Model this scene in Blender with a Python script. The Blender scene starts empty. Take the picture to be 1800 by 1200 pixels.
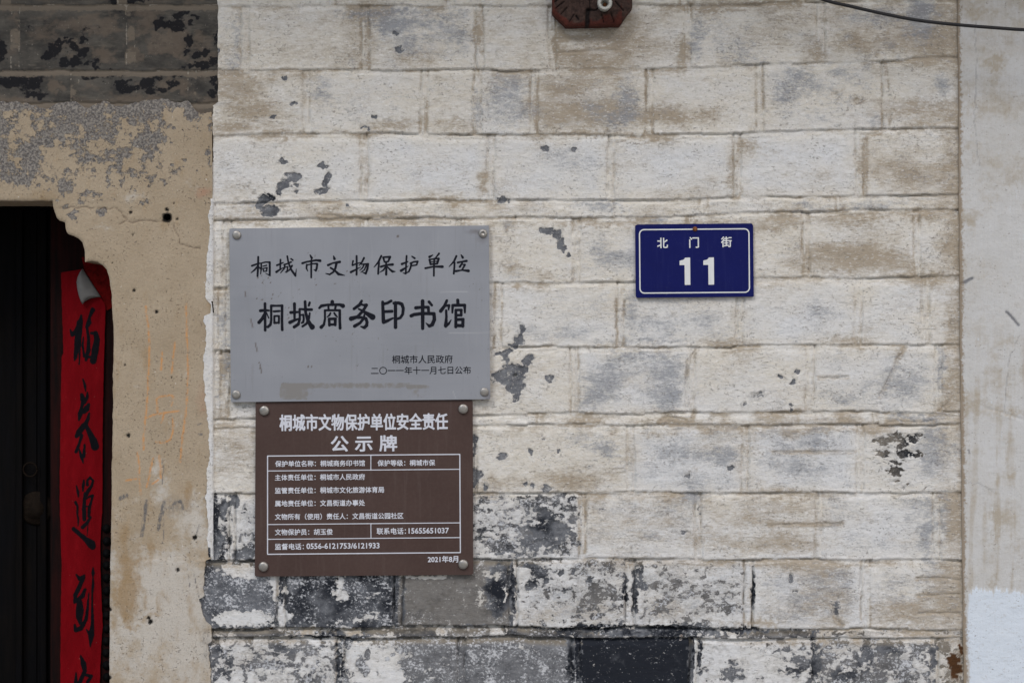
import bpy, math
import numpy as np

S = 760.0          # photo pixels per metre on the wall face
ZC = 1.65          # camera height
D = 4.0            # camera distance from the wall
sc = bpy.context.scene
col = sc.collection

# ------------------------------------------------------------------ camera, sky, sun, exposure
cam_d = bpy.data.cameras.new('camera')
cam = bpy.data.objects.new('camera', cam_d); col.objects.link(cam)
cam.location = (0, -D, ZC); cam.rotation_euler = (math.radians(90), 0, 0)
cam_d.sensor_width = 36.0
cam_d.lens = 36.0 * D / (1800 / S)
cam_d.clip_end = 2000
sc.camera = cam

SUN_EL, SUN_AZ = math.radians(46), math.radians(-32)     # azimuth measured from the wall normal, to the left
w = bpy.data.worlds.new('World'); sc.world = w; w.use_nodes = True
wn = w.node_tree; wn.nodes.clear()
sky = wn.nodes.new('ShaderNodeTexSky'); sky.sky_type = 'NISHITA'; sky.sun_disc = False
sky.sun_elevation = SUN_EL; sky.sun_rotation = math.radians(180) - SUN_AZ * -1
sky.air_density = 1.0; sky.dust_density = 2.5; sky.ozone_density = 1.0
bg = wn.nodes.new('ShaderNodeBackground'); bg.inputs['Strength'].default_value = 0.11
wo = wn.nodes.new('ShaderNodeOutputWorld')
wn.links.new(sky.outputs[0], bg.inputs[0]); wn.links.new(bg.outputs[0], wo.inputs[0])
sd = bpy.data.lights.new('sun', 'SUN'); sd.energy = 1.35; sd.angle = math.radians(22); sd.color = (1.0, 0.965, 0.925)
sun = bpy.data.objects.new('sun', sd); col.objects.link(sun)
# light direction: from up-front-left
from mathutils import Vector
ldir = Vector((-math.sin(-SUN_AZ) * math.cos(SUN_EL), -math.cos(SUN_AZ) * math.cos(SUN_EL), math.sin(SUN_EL)))
sun.rotation_euler = ldir.to_track_quat('Z', 'Y').to_euler()
sun.location = (-2, -4, 6)
sc.view_settings.view_transform = 'Standard'; sc.view_settings.look = 'None'
sc.view_settings.exposure = 0.30; sc.view_settings.gamma = 1.0

# ------------------------------------------------------------------ numpy noise
def _lat(ix, iy, seed):
    h = (ix.astype(np.int64) * 374761393 + iy.astype(np.int64) * 668265263 + seed * 1442695041) & 0xffffffff
    h = ((h ^ (h >> 13)) * 1274126177) & 0xffffffff
    h = (h ^ (h >> 16)) & 0xffff
    return h / 65535.0
def vn(x, y, seed=0):
    x0 = np.floor(x); y0 = np.floor(y); fx = x - x0; fy = y - y0
    fx = fx * fx * (3 - 2 * fx); fy = fy * fy * (3 - 2 * fy)
    a = _lat(x0, y0, seed); b = _lat(x0 + 1, y0, seed); c = _lat(x0, y0 + 1, seed); d = _lat(x0 + 1, y0 + 1, seed)
    return (a * (1 - fx) + b * fx) * (1 - fy) + (c * (1 - fx) + d * fx) * fy
def fbm(x, y, seed=0, o=4):
    s = 0; a = 0.5; t = 0
    for i in range(o):
        s = s + a * vn(x, y, seed + i * 17); t += a; a *= 0.5; x = x * 2.03 + 11.3; y = y * 2.03 + 5.7
    return s / t                                    # 0..1
def ss(a, b, v):
    t = np.clip((v - a) / (b - a), 0, 1); return t * t * (3 - 2 * t)
def pl(v, pts):
    p = np.array(pts, float); return np.interp(v, p[:, 0], p[:, 1])
def blobs(X, Y, lst, warp=6, seed=3, edge=2.0):
    wx = X + warp * 2 * (fbm(X / 14, Y / 14, seed, 3) - .5) + warp * 1.6 * (vn(X / 4.5, Y / 4.5, seed + 5) - .5)
    wy = Y + warp * 2 * (fbm(X / 14, Y / 14, seed + 9, 3) - .5) + warp * 1.6 * (vn(X / 4.5, Y / 4.5, seed + 8) - .5)
    out = np.zeros_like(X)
    for b in lst:
        cx, cy, rx, ry = b[:4]; a = b[4] if len(b) > 4 else 1.0
        m = (np.abs(wx - cx) < rx * 2.1) & (np.abs(wy - cy) < ry * 2.1)
        if not m.any(): continue
        d = np.hypot((wx[m] - cx) / rx, (wy[m] - cy) / ry)
        out[m] = np.maximum(out[m], a * np.clip(1 - d / edge, 0, 1))
    return out
def seg_dist(X, Y, pts):
    out = np.full(X.shape, 1e9)
    for (x0, y0), (x1, y1) in zip(pts[:-1], pts[1:]):
        dx, dy = x1 - x0, y1 - y0; L = dx * dx + dy * dy + 1e-9
        t = np.clip(((X - x0) * dx + (Y - y0) * dy) / L, 0, 1)
        out = np.minimum(out, np.hypot(X - x0 - t * dx, Y - y0 - t * dy))
    return out
def poly_sdf(X, Y, pts):                           # positive inside
    pts = list(pts); d = seg_dist(X, Y, pts + [pts[0]]); ins = np.zeros(X.shape, bool)
    n = len(pts)
    for i in range(n):
        x0, y0 = pts[i]; x1, y1 = pts[(i + 1) % n]
        if y0 == y1: continue
        c = ((Y < y0) != (Y < y1)) & (X < (x1 - x0) * (Y - y0) / (y1 - y0) + x0)
        ins ^= c
    return np.where(ins, d, -d)

# ------------------------------------------------------------------ mesh helpers
def tag(o, label=None, cat=None, group=None, kind=None):
    if label: o['label'] = label
    if cat: o['category'] = cat
    if group: o['group'] = group
    if kind: o['kind'] = kind
    return o
def thing(name, label, cat, loc, group=None):
    o = bpy.data.objects.new(name, None); col.objects.link(o); o.location = loc; o.empty_display_size = .05
    return tag(o, label, cat, group, 'thing')
def W(px, py, depth=0.0):                          # a point of the picture at a given depth behind the wall face
    k = (D + depth) / D
    return ((px - 900) / S * k, depth, ZC + (600 - py) / S * k)
def obj(name, me, mat, parent=None, smooth=False):
    o = bpy.data.objects.new(name, me); col.objects.link(o)
    if mat is not None: me.materials.append(mat)
    if parent is not None:
        off = np.array(parent.location); n = len(me.vertices)
        v = np.empty(n * 3); me.vertices.foreach_get('co', v); v = (v.reshape(-1, 3) - off).ravel()
        me.vertices.foreach_set('co', v); o.parent = parent
    if smooth: me.polygons.foreach_set('use_smooth', [True] * len(me.polygons))
    me.update()
    return o
def mesh_arrays(name, V, counts, loops):
    me = bpy.data.meshes.new(name)
    me.vertices.add(len(V)); me.vertices.foreach_set('co', np.asarray(V, float).ravel())
    me.loops.add(len(loops)); me.loops.foreach_set('vertex_index', np.asarray(loops, np.int32))
    me.polygons.add(len(counts))
    st = np.concatenate([[0], np.cumsum(counts)[:-1]]).astype(np.int32)
    me.polygons.foreach_set('loop_start', st)
    me.update(calc_edges=True)
    return me
def region(name, f, xs, ys, h, attrs=None, base=0.0, depth=0.02, mat=None, parent=None, persp=0.0, tilt=None):
    """Sheet over the region f>0 of picture coordinates, relief h(x,y) towards the street, edges turned back by depth."""
    xs = np.asarray(xs, float); ys = np.asarray(ys, float); nx, ny = len(xs), len(ys)
    X, Y = np.meshgrid(xs, ys); F = f(X, Y)
    F = np.where(np.abs(F) < 1e-6, -1e-6, F); I = F > 0
    nin = I[:-1, :-1].astype(int) + I[:-1, 1:] + I[1:, :-1] + I[1:, 1:]
    gid = np.full(ny * nx, -1, np.int64)
    fj, fi = np.nonzero(nin == 4)
    a = fj * nx + fi
    q = np.stack([a + nx, a + nx + 1, a + 1, a], 1)
    mj, mi = np.nonzero((nin > 0) & (nin < 4))
    used = np.zeros(ny * nx, bool); used[q.ravel()] = True
    ev = {}; evp = []; polys = []; segs = []
    Fl = F.ravel(); Xl = X.ravel(); Yl = Y.ravel()
    def edge(u, v):
        k = (u, v) if u < v else (v, u)
        if k not in ev:
            t = Fl[k[0]] / (Fl[k[0]] - Fl[k[1]]); t = min(max(t, .02), .98)
            ev[k] = len(evp); evp.append((Xl[k[0]] + t * (Xl[k[1]] - Xl[k[0]]), Yl[k[0]] + t * (Yl[k[1]] - Yl[k[0]])))
        return -1 - ev[k]
    for j, i in zip(mj, mi):
        b = int(j * nx + i); cs = (b + nx, b + nx + 1, b + 1, b); p = []
        for k in range(4):
            u, v = cs[k], cs[(k + 1) % 4]
            if Fl[u] > 0: p.append(u); used[u] = True
            if (Fl[u] > 0) != (Fl[v] > 0): p.append(edge(u, v))
        polys.append(p)
        for k in range(len(p)):
            if p[k] < 0 and p[(k + 1) % len(p)] < 0: segs.append((-1 - p[k], -1 - p[(k + 1) % len(p)]))
    idx = np.nonzero(used)[0]; gid[idx] = np.arange(len(idx)); n0 = len(idx)
    E2 = np.array(evp, float).reshape(-1, 2)
    px = np.concatenate([Xl[idx], E2[:, 0]]); py = np.concatenate([Yl[idx], E2[:, 1]])
    counts = [4] * len(q); loops = list(gid[q.ravel()])
    for p in polys:
        counts.append(len(p)); loops += [int(gid[u]) if u >= 0 else n0 - 1 - u for u in p]
    nfront = len(counts)
    n1 = len(px); ne = len(E2)
    H = h(px, py) if callable(h) else np.full(n1, float(h))
    k = (D + persp) / D
    def place(x, y, yy): return np.stack([(x - 900) / S * k, yy, ZC + (600 - y) / S * k], 1)
    V = place(px, py, base + persp - H)
    if depth > 0 and ne:
        He = H[n0:]
        V = np.concatenate([V, place(E2[:, 0], E2[:, 1], base + persp - He), place(E2[:, 0], E2[:, 1], np.full(ne, base + persp + depth))])
        for (u, v) in segs:
            counts.append(4); loops += [n1 + v, n1 + u, n1 + ne + u, n1 + ne + v]
    me = mesh_arrays(name, V, counts, loops)
    sm = np.zeros(len(counts), bool); sm[:nfront] = True
    me.polygons.foreach_set('use_smooth', sm)
    if attrs:
        ax = np.concatenate([px, E2[:, 0], E2[:, 0]]) if len(V) > n1 else px
        ay = np.concatenate([py, E2[:, 1], E2[:, 1]]) if len(V) > n1 else py
        for an, fn in attrs.items():
            at = me.attributes.new(an, 'FLOAT_COLOR', 'POINT')
            at.data.foreach_set('color', fn(ax, ay).astype(np.float32).ravel())
    return obj(name, me, mat, parent)
def chans(*c): return np.stack([np.broadcast_to(v, c[0].shape) for v in c], 1)
def strokes_sdf(lst):
    """lst of polylines [(x,y,width)...] in picture coordinates -> field, positive inside the brush."""
    def f(X, Y):
        out = np.full(X.shape, -50.0)
        for pts in lst:
            if len(pts) == 1: pts = [pts[0], (pts[0][0] + .01, pts[0][1], pts[0][2])]
            for (x0, y0, w0), (x1, y1, w1) in zip(pts[:-1], pts[1:]):
                r = max(w0, w1) + 4
                m = (X > min(x0, x1) - r) & (X < max(x0, x1) + r) & (Y > min(y0, y1) - r) & (Y < max(y0, y1) + r)
                if not m.any(): continue
                xx, yy = X[m], Y[m]; dx, dy = x1 - x0, y1 - y0; L = dx * dx + dy * dy + 1e-9
                t = np.clip(((xx - x0) * dx + (yy - y0) * dy) / L, 0, 1)
                d = (w0 + (w1 - w0) * t) / 2 - np.hypot(xx - x0 - t * dx, yy - y0 - t * dy)
                out[m] = np.maximum(out[m], d)
        return out
    return f
def arange(a, b, s): return np.arange(a, b + s * .5, s)
def grid(*parts):
    out = []
    for a, b, s in parts: out += list(np.arange(a, b - 1e-6, s))
    return np.array(out + [parts[-1][1]])

class MB:
    """collects boxes, lathes and tubes into one mesh"""
    def __init__(s): s.V = []; s.F = []
    def add(s, V, F):
        n = len(s.V); s.V += [tuple(v) for v in V]; s.F += [tuple(n + i for i in f) for f in F]
    def box(s, x0, x1, y0, y1, z0, z1):
        V = [(x, y, z) for x in (x0, x1) for y in (y0, y1) for z in (z0, z1)]
        s.add(V, [(0, 1, 3, 2), (4, 6, 7, 5), (0, 4, 5, 1), (2, 3, 7, 6), (0, 2, 6, 4), (1, 5, 7, 3)])
    def lathe(s, c, prof, n=28):
        """axis towards the street (-Y): prof = [(radius, distance out)]"""
        V = []; F = []
        for r, o in prof:
            for i in range(n):
                a = 2 * math.pi * i / n; V.append((c[0] + r * math.cos(a), c[1] - o, c[2] + r * math.sin(a)))
        m = len(prof)
        for k in range(m - 1):
            for i in range(n):
                j = (i + 1) % n; F.append((k * n + i, k * n + j, (k + 1) * n + j, (k + 1) * n + i))
        F.append(tuple((m - 1) * n + i for i in range(n)))
        s.add(V, F)
    def tube(s, pts, r, n=12):
        V = []; F = []; P = [Vector(p) for p in pts]
        for k, p in enumerate(P):
            t = (P[min(k + 1, len(P) - 1)] - P[max(k - 1, 0)]).normalized()
            u = t.cross(Vector((0, 1, 0.01))).normalized(); v = t.cross(u)
            rr = r[k] if isinstance(r, (list, tuple)) else r
            for i in range(n):
                a = 2 * math.pi * i / n; V.append(tuple(p + u * rr * math.cos(a) + v * rr * math.sin(a)))
        for k in range(len(P) - 1):
            for i in range(n):
                j = (i + 1) % n; F.append((k * n + i, k * n + j, (k + 1) * n + j, (k + 1) * n + i))
        F.append(tuple(range(n))[::-1]); F.append(tuple((len(P) - 1) * n + i for i in range(n)))
        s.add(V, F)
    def build(s, name, mat, parent=None, smooth=False, bevel=0, auto=None):
        me = bpy.data.meshes.new(name); me.from_pydata(s.V, [], s.F)
        o = obj(name, me, mat, parent, smooth)
        if auto is not None:
            import bmesh
            bm = bmesh.new(); bm.from_mesh(me)
            bmesh.ops.recalc_face_normals(bm, faces=bm.faces)
            for f in bm.faces: f.smooth = True
            for e in bm.edges: e.smooth = not (len(e.link_faces) == 2 and e.calc_face_angle() > auto)
            bm.to_mesh(me); bm.free()
        if bevel:
            b = o.modifiers.new('bevel', 'BEVEL'); b.width = bevel; b.segments = 2; b.limit_method = 'ANGLE'
        return o

# ------------------------------------------------------------------ material helper
class M:
    def __init__(s, name):
        s.m = bpy.data.materials.new(name); s.m.use_nodes = True; s.t = s.m.node_tree; s.t.nodes.clear()
        s.out = s.t.nodes.new('ShaderNodeOutputMaterial'); s.b = s.t.nodes.new('ShaderNodeBsdfPrincipled')
        s.t.links.new(s.b.outputs[0], s.out.inputs[0]); s.b.inputs['Specular IOR Level'].default_value = .25
        g = s.t.nodes.new('ShaderNodeNewGeometry'); s.P = g.outputs['Position']
    def L(s, a, b): s.t.links.new(a, b)
    def put(s, sock, v):
        if hasattr(v, 'is_linked') or hasattr(v, 'links'): s.L(v, sock)
        elif isinstance(v, tuple) and len(v) == 3 and sock.type == 'RGBA': sock.default_value = (*v, 1)
        else: sock.default_value = v
    def map(s, sx, sy, sz, off=(0, 0, 0)):
        n = s.t.nodes.new('ShaderNodeMapping'); s.L(s.P, n.inputs[0])
        n.inputs['Scale'].default_value = (sx, sy, sz); n.inputs['Location'].default_value = off
        return n.outputs[0]
    def noise(s, px, stretch=1.0, det=3, rough=.55, off=0.0, vert=1.0):
        """noise with features about px picture pixels; stretch >1 lengthens sideways, vert >1 upward"""
        k = S / px; v = s.map(k / stretch, k, k / vert, (off, off * .7, off * 1.3))
        n = s.t.nodes.new('ShaderNodeTexNoise'); s.L(v, n.inputs['Vector'])
        n.inputs['Scale'].default_value = 1; n.inputs['Detail'].default_value = det; n.inputs['Roughness'].default_value = rough
        return n.outputs['Fac']
    def vor(s, px, off=0.0, feature='F1'):
        k = S / px; v = s.map(k, k, k, (off, off, off)); n = s.t.nodes.new('ShaderNodeTexVoronoi')
        n.feature = feature; s.L(v, n.inputs['Vector']); n.inputs['Scale'].default_value = 1
        return n.outputs['Distance']
    def op(s, o, a, b=0.0, c=0.0):
        n = s.t.nodes.new('ShaderNodeMath'); n.operation = o
        for k, v in enumerate((a, b, c)): s.put(n.inputs[k], v)
        return n.outputs[0]
    def mul(s, a, b): return s.op('MULTIPLY', a, b)
    def add(s, a, b): return s.op('ADD', a, b)
    def step(s, v, a, b, c=0.0, d=1.0):
        n = s.t.nodes.new('ShaderNodeMapRange'); n.interpolation_type = 'SMOOTHSTEP'; s.put(n.inputs[0], v)
        for k, x in zip((1, 2, 3, 4), (a, b, c, d)): n.inputs[k].default_value = x
        return n.outputs[0]
    def lin(s, v, a, b, c=0.0, d=1.0):
        n = s.t.nodes.new('ShaderNodeMapRange'); s.put(n.inputs[0], v)
        for k, x in zip((1, 2, 3, 4), (a, b, c, d)): n.inputs[k].default_value = x
        return n.outputs[0]
    def mix(s, f, a, b, blend='MIX'):
        n = s.t.nodes.new('ShaderNodeMix'); n.data_type = 'RGBA'; n.blend_type = blend
        s.put(n.inputs[0], f); s.put(n.inputs[6], a); s.put(n.inputs[7], b)
        return n.outputs[2]
    def attr(s, name):
        n = s.t.nodes.new('ShaderNodeAttribute'); n.attribute_name = name
        c = s.t.nodes.new('ShaderNodeSeparateColor'); s.L(n.outputs['Color'], c.inputs[0])
        return c.outputs[0], c.outputs[1], c.outputs[2], n.outputs['Alpha']
    def bump(s, h, strength, dist):
        n = s.t.nodes.new('ShaderNodeBump'); s.put(n.inputs['Height'], h); n.inputs['Strength'].default_value = strength
        n.inputs['Distance'].default_value = dist; s.L(n.outputs[0], s.b.inputs['Normal'])
    def fin(s, c, rough=.9, metal=0.0, spec=None):
        s.put(s.b.inputs['Base Color'], c); s.put(s.b.inputs['Roughness'], rough); s.b.inputs['Metallic'].default_value = metal
        if spec is not None: s.b.inputs['Specular IOR Level'].default_value = spec
        return s.m

def mat_whitewash():
    m = M('whitewashed_brick')
    dirt, grey, peel, salt = m.attr('wash'); dark, tan, cool, fresh = m.attr('brick')
    br = m.noise(5, 3.0, 5, .68); br2 = m.noise(3.4, 4.5, 4, .66, 3.1)
    mid = m.noise(60, 1.6, 5, .6, 1.7); fine = m.noise(6, 1.3, 4, .7, 5.2); grain = m.noise(2.8, 1.2, 3, .65, 8.8)
    base = m.mix(m.add(cool, m.lin(mid, .35, .65, -.35, .35)), (.60, .565, .49), (.60, .612, .62))
    base = m.mix(m.lin(br, .35, .7, 0, .46), base, (.74, .74, .735))
    base = m.mix(m.step(fine, .50, .72, 0, .30), base, (.42, .405, .365))
    # tan wash where the lime is dirty
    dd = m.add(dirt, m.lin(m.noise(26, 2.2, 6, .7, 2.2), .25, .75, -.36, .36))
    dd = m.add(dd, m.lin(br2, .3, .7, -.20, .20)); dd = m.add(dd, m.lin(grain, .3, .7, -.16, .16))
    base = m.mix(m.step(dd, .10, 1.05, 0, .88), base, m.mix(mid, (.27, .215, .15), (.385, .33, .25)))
    # thin lime, brick showing grey
    gg = m.add(grey, m.lin(br, .3, .7, -.26, .26)); gg = m.add(gg, m.lin(m.noise(24, 1.8, 5, .65, 6.1), .3, .7, -.24, .24)); gg = m.add(gg, m.lin(grain, .3, .7, -.16, .16))
    base = m.mix(m.step(gg, .18, .95, 0, .80), base, (.235, .25, .275))
    # hairline brush scratches and pits
    sc_ = m.mul(m.step(br2, .58, .68), m.step(m.noise(34, 1.4, 4, .6, 33.), .40, .60)); base = m.mix(m.mul(sc_, .34), base, (.27, .265, .26))
    sw = m.mul(m.step(m.noise(16, 3.5, 5, .7, 61.), .46, .66), m.step(m.noise(90, 1.2, 3, .6, 62.), .38, .62)); base = m.mix(m.mul(sw, .35), base, (.70, .70, .69))
    lt = m.step(m.noise(3.2, 2.4, 3, .6, 51.), .56, .68); base = m.mix(m.mul(lt, .38), base, (.78, .785, .78))
    fl = m.mul(m.step(m.noise(3.4, 1.3, 2, .5, 12.1), .61, .68), m.step(m.noise(45, 1.2, 4, .6, 4.4), .36, .62))
    base = m.mix(m.mul(fl, .50), base, (.19, .175, .155))
    fl2 = m.step(m.noise(8, 1.6, 3, .6, 31.0), .69, .73); base = m.mix(m.mul(fl2, .6), base, (.20, .185, .165))
    # exposed brick
    brick = m.mix(m.lin(m.noise(14, 1.2, 6, .75, 7.7), .3, .7), (.062, .068, .082), (.22, .232, .25)); brick = m.mix(m.step(fine, .55, .7, 0, .4), brick, (.05, .054, .062))
    brick = m.mix(tan, brick, m.mix(fine, (.15, .13, .10), (.265, .24, .20)))
    brick = m.mix(m.step(m.add(dark, m.lin(m.noise(30, 1.2, 5, .6, 3.9), .3, .7, -.3, .3)), .25, .85), brick, (.016, .019, .026))
    st = m.add(salt, m.add(m.lin(m.noise(4, 1.2, 4, .75, 14), .25, .75, -.62, .62), m.lin(m.noise(28, 1.1, 5, .65, 15), .3, .7, -.35, .35)))
    brick = m.mix(m.step(st, .32, .74, 0, .88), brick, m.mix(cool, (.48, .465, .43), (.58, .60, .63)))
    sp = m.step(m.noise(3.2, 1, 2, .5, 20.), .68, .73); brick = m.mix(m.mul(sp, .5), brick, (.5, .5, .5))
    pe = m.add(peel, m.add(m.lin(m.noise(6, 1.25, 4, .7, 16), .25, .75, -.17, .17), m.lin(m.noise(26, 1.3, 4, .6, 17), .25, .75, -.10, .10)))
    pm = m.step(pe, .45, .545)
    halo = m.step(m.add(peel, m.lin(m.noise(12, 1.3, 5, .7, 71.), .25, .75, -.22, .22)), .28, .56); base = m.mix(m.mul(halo, m.lin(grain, .3, .7, .25, .62)), base, (.27, .262, .25))
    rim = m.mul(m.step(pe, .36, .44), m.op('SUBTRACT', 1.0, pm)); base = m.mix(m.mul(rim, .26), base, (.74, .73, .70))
    c = m.mix(pm, base, brick)
    c = m.mix(fresh, c, m.mix(fine, (.022, .012, .007), (.12, .055, .022)))                 # rust
    h = m.add(m.mul(fine, .8), m.add(m.mul(br, .9), m.mul(grain, .7)))
    h = m.add(h, m.mul(pm, -.9)); h = m.add(h, m.mul(fl, -1.0)); h = m.add(h, m.mul(sc_, -.6))
    m.bump(h, .60, .0019)
    return m.fin(c, .92, 0, .15)

def mat_surround():
    m = M('beige_lime_plaster')
    flake, white, stain, chalk = m.attr('wash'); hole_shade, char, crack, rose = m.attr('marks')
    mid = m.noise(70, 1, 5, .6, 1.2); fine = m.noise(5, 1, 4, .65, 5.2); grain = m.noise(2.4, 1, 2, .6, 8.)
    base = m.mix(m.lin(mid, .3, .7), (.330, .266, .186), (.400, .332, .244))
    base = m.mix(m.step(fine, .45, .75, 0, .3), base, (.28, .225, .16))
    ww = m.add(white, m.lin(m.noise(30, 1, 5, .65, 2.2), .25, .75, -.35, .35))
    base = m.mix(m.step(ww, .25, .8, 0, .9), base, (.50, .475, .43))
    base = m.mix(m.step(m.add(stain, m.lin(m.noise(26, 1, 5, .65, 3.2, 1.8), .25, .75, -.4, .4)), .2, .85, 0, .8), base, (.29, .20, .105))
    fk = m.add(flake, m.add(m.lin(m.noise(12, 1, 5, .7, 4.), .25, .75, -.42, .42), m.lin(m.noise(34, 1.2, 3, .6, 41.), .3, .7, -.25, .25)))
    fc = m.mix(m.step(m.noise(4, 1, 4, .65, 44.), .40, .62), (.06, .065, .078), (.25, .24, .225))
    base = m.mix(m.step(fk, .42, .56, 0, .85), base, fc)
    base = m.mix(m.mul(m.step(grain, .52, .68), .30), base, (.24, .195, .14)); base = m.mix(m.mul(m.step(m.noise(3., 1, 3, .6, 71.), .56, .68), .22), base, (.50, .44, .35))
    pit = m.mul(m.step(m.noise(3.8, 1, 2, .5, 12.1), .64, .70), m.step(m.noise(60, 1, 4, .6, 4.4), .36, .6))
    base = m.mix(m.mul(pit, .5), base, (.15, .115, .085))
    wt = m.step(m.noise(6, 1, 2, .5, 61.), .745, .77); base = m.mix(m.mul(wt, .7), base, (.62, .59, .54))
    ck = m.mul(chalk, m.step(m.noise(3.5, 1, 3, .7, 9., 2.0), .34, .56)); base = m.mix(m.mul(ck, .85), base, (.54, .26, .09))
    ch = m.mul(char, m.step(m.noise(3.5, 1, 3, .7, 19., 2.5), .34, .56)); base = m.mix(m.mul(ch, .8), base, (.10, .105, .115))
    base = m.mix(m.mul(rose, .6), base, (.40, .17, .11))
    base = m.mix(m.mul(crack, .55), base, (.10, .07, .05))
    base = m.mix(hole_shade, base, (.012, .011, .01))  # near-black put into the colour of the hole and dents as their shade
    h = m.add(m.mul(fine, .7), m.add(m.mul(grain, .5), m.mul(pit, -1.2)))
    h = m.add(h, m.mul(m.step(fk, .42, .56), -.8))
    m.bump(h, .8, .0018)
    return m.fin(base, .92, 0, .15)

def mat_lintel():
    m = M('sooty_grey_brick')
    mort, black, tanp, pale = m.attr('wash')
    fine = m.noise(6, 1.5, 4, .65, 5.2); mid = m.noise(40, 1.6, 5, .62, 1.2); br = m.noise(8, 3.5, 4, .6, 2.)
    c = m.mix(m.lin(mid, .32, .68), (.030, .029, .0275), (.108, .100, .086)); c = m.mix(m.step(fine, .52, .7, 0, .5), c, (.045, .044, .042))
    c = m.mix(m.step(br, .5, .75, 0, .5), c, (.15, .135, .11))
    c = m.mix(m.step(m.add(tanp, m.lin(m.noise(22, 1.6, 5, .65, 8.), .25, .75, -.4, .4)), .3, .7, 0, .60), c, (.155, .122, .092))
    bl = m.add(black, m.add(m.lin(m.noise(9, 1.2, 4, .65, 16), .25, .75, -.24, .24), m.lin(m.noise(30, 1.5, 4, .6, 17), .25, .75, -.18, .18)))
    c = m.mix(m.step(bl, .22, .5, 0, .35), c, (.03, .03, .032)); c = m.mix(m.step(bl, .43, .57, 0, .93), c, (.008, .0085, .011))
    c = m.mix(m.step(m.add(mort, m.lin(fine, .3, .7, -.3, .3)), .3, .7, 0, .85), c, (.165, .138, .107))
    c = m.mix(m.step(m.add(pale, m.lin(fine, .3, .7, -.3, .3)), .35, .65, 0, .6), c, (.34, .31, .26))
    sp = m.step(m.noise(3.2, 1, 2, .5, 20.), .70, .75); c = m.mix(m.mul(sp, .4), c, (.36, .33, .28))
    m.bump(m.add(fine, m.mul(br, .8)), .5, .0016)
    return m.fin(c, .92)

def mat_plaster():
    m = M('white_lime_plaster')
    dirt, fresh, mark, edge = m.attr('wash')
    vs = m.noise(4.5, 1, 3, .6, 1.1, 14.); hb = m.noise(7, 3.0, 3, .6, 3.); mid = m.noise(90, 1, 5, .6, 2.); fine = m.noise(5, 1, 4, .65, 7.)
    c = m.mix(m.lin(mid, .3, .7), (.49, .485, .465), (.535, .54, .54))
    c = m.mix(m.lin(vs, .3, .7, 0, .35), c, (.60, .61, .612))
    c = m.mix(m.step(fine, .5, .75, 0, .22), c, (.42, .385, .335))
    dd = m.add(dirt, m.add(m.lin(m.noise(40, 1, 6, .7, 5.), .25, .75, -.34, .34), m.lin(vs, .3, .7, -.16, .16)))
    c = m.mix(m.step(m.add(dd, m.lin(fine, .3, .7, -.1, .1)), .12, 1.2, 0, .8), c, (.36, .31, .235))
    c = m.mix(m.step(m.add(fresh, m.add(m.lin(fine, .3, .7, -.25, .25), m.lin(vs, .3, .7, -.35, .35))), .25, .75, 0, .92), c, m.mix(m.lin(mid, .3, .7), (.59, .66, .74), (.64, .705, .775)))
    fl = m.mul(m.step(m.noise(4, 1.2, 2, .5, 12.1), .64, .70), m.step(m.noise(50, 1, 4, .6, 4.4), .40, .62))
    c = m.mix(m.mul(m.step(m.noise(4, 2.5, 3, .6, 22.), .58, .68), .28), c, (.36, .345, .31)); c = m.mix(m.mul(fl, .6), c, (.17, .145, .12))
    c = m.mix(mark, c, (.13, .135, .15))
    c = m.mix(m.step(m.add(edge, m.lin(fine, .3, .7, -.3, .3)), .3, .7, 0, .85), c, (.26, .20, .135))
    m.bump(m.add(m.mul(vs, .5), m.add(m.mul(hb, .5), m.mul(fine, .9))), .8, .0014)
    return m.fin(c, .9)

def mat_simple(name, colr, rough=.6, var=.12, px=30, metal=0.0, spec=.3, bump=.0):
    m = M(name); n = m.noise(px, 1, 4, .6, 2.3)
    a = tuple(max(0, x * (1 - var)) for x in colr); b = tuple(x * (1 + var) for x in colr)
    if bump: m.bump(m.noise(px * .3, 1, 3), bump, .001)
    return m.fin(m.mix(m.lin(n, .3, .7), a, b), rough, metal, spec)

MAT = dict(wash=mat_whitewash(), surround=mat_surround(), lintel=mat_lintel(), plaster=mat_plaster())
MAT['ink'] = mat_simple('black_paint', (.010, .011, .017), .7, .15, 6, 0, .08)
MAT['ink_couplet'] = mat_simple('couplet_ink', (.003, .003, .005), .6, .2, 6, 0, .08)
MAT['white_paint'] = mat_simple('white_lettering', (.58, .60, .66), .55, .06, 12)
MAT['plate_white'] = mat_simple('plate_lettering', (.66, .68, .68), .45, .05, 12)
MAT['screw'] = mat_simple('dull_steel', (.34, .325, .30), .38, .2, 5, .75)
MAT['rust'] = mat_simple('rust', (.16, .06, .022), .85, .5, 3)
MAT['black_rubber'] = mat_simple('black_cable_sheath', (.018, .018, .02), .5, .2, 5)
MAT['ceramic'] = mat_simple('dirty_porcelain', (.46, .46, .42), .45, .18, 8)
MAT['dark'] = mat_simple('dark_hole', (.02, .015, .01), .9, .2, 5)

# ------------------------------------------------------------------ ground
gm = M('lane_paving')
gn = gm.noise(120, 1, 4); gm_c = gm.mix(gm.lin(gn, .3, .7), (.20, .19, .175), (.30, .285, .26))
MAT['ground'] = gm.fin(gm_c, .9)
g = MB(); g.add([(-400, -400, 0), (400, -400, 0), (400, 400, 0), (-400, 400, 0)], [(0, 1, 2, 3)])
tag(g.build('ground', MAT['ground']), kind='structure')

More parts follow.
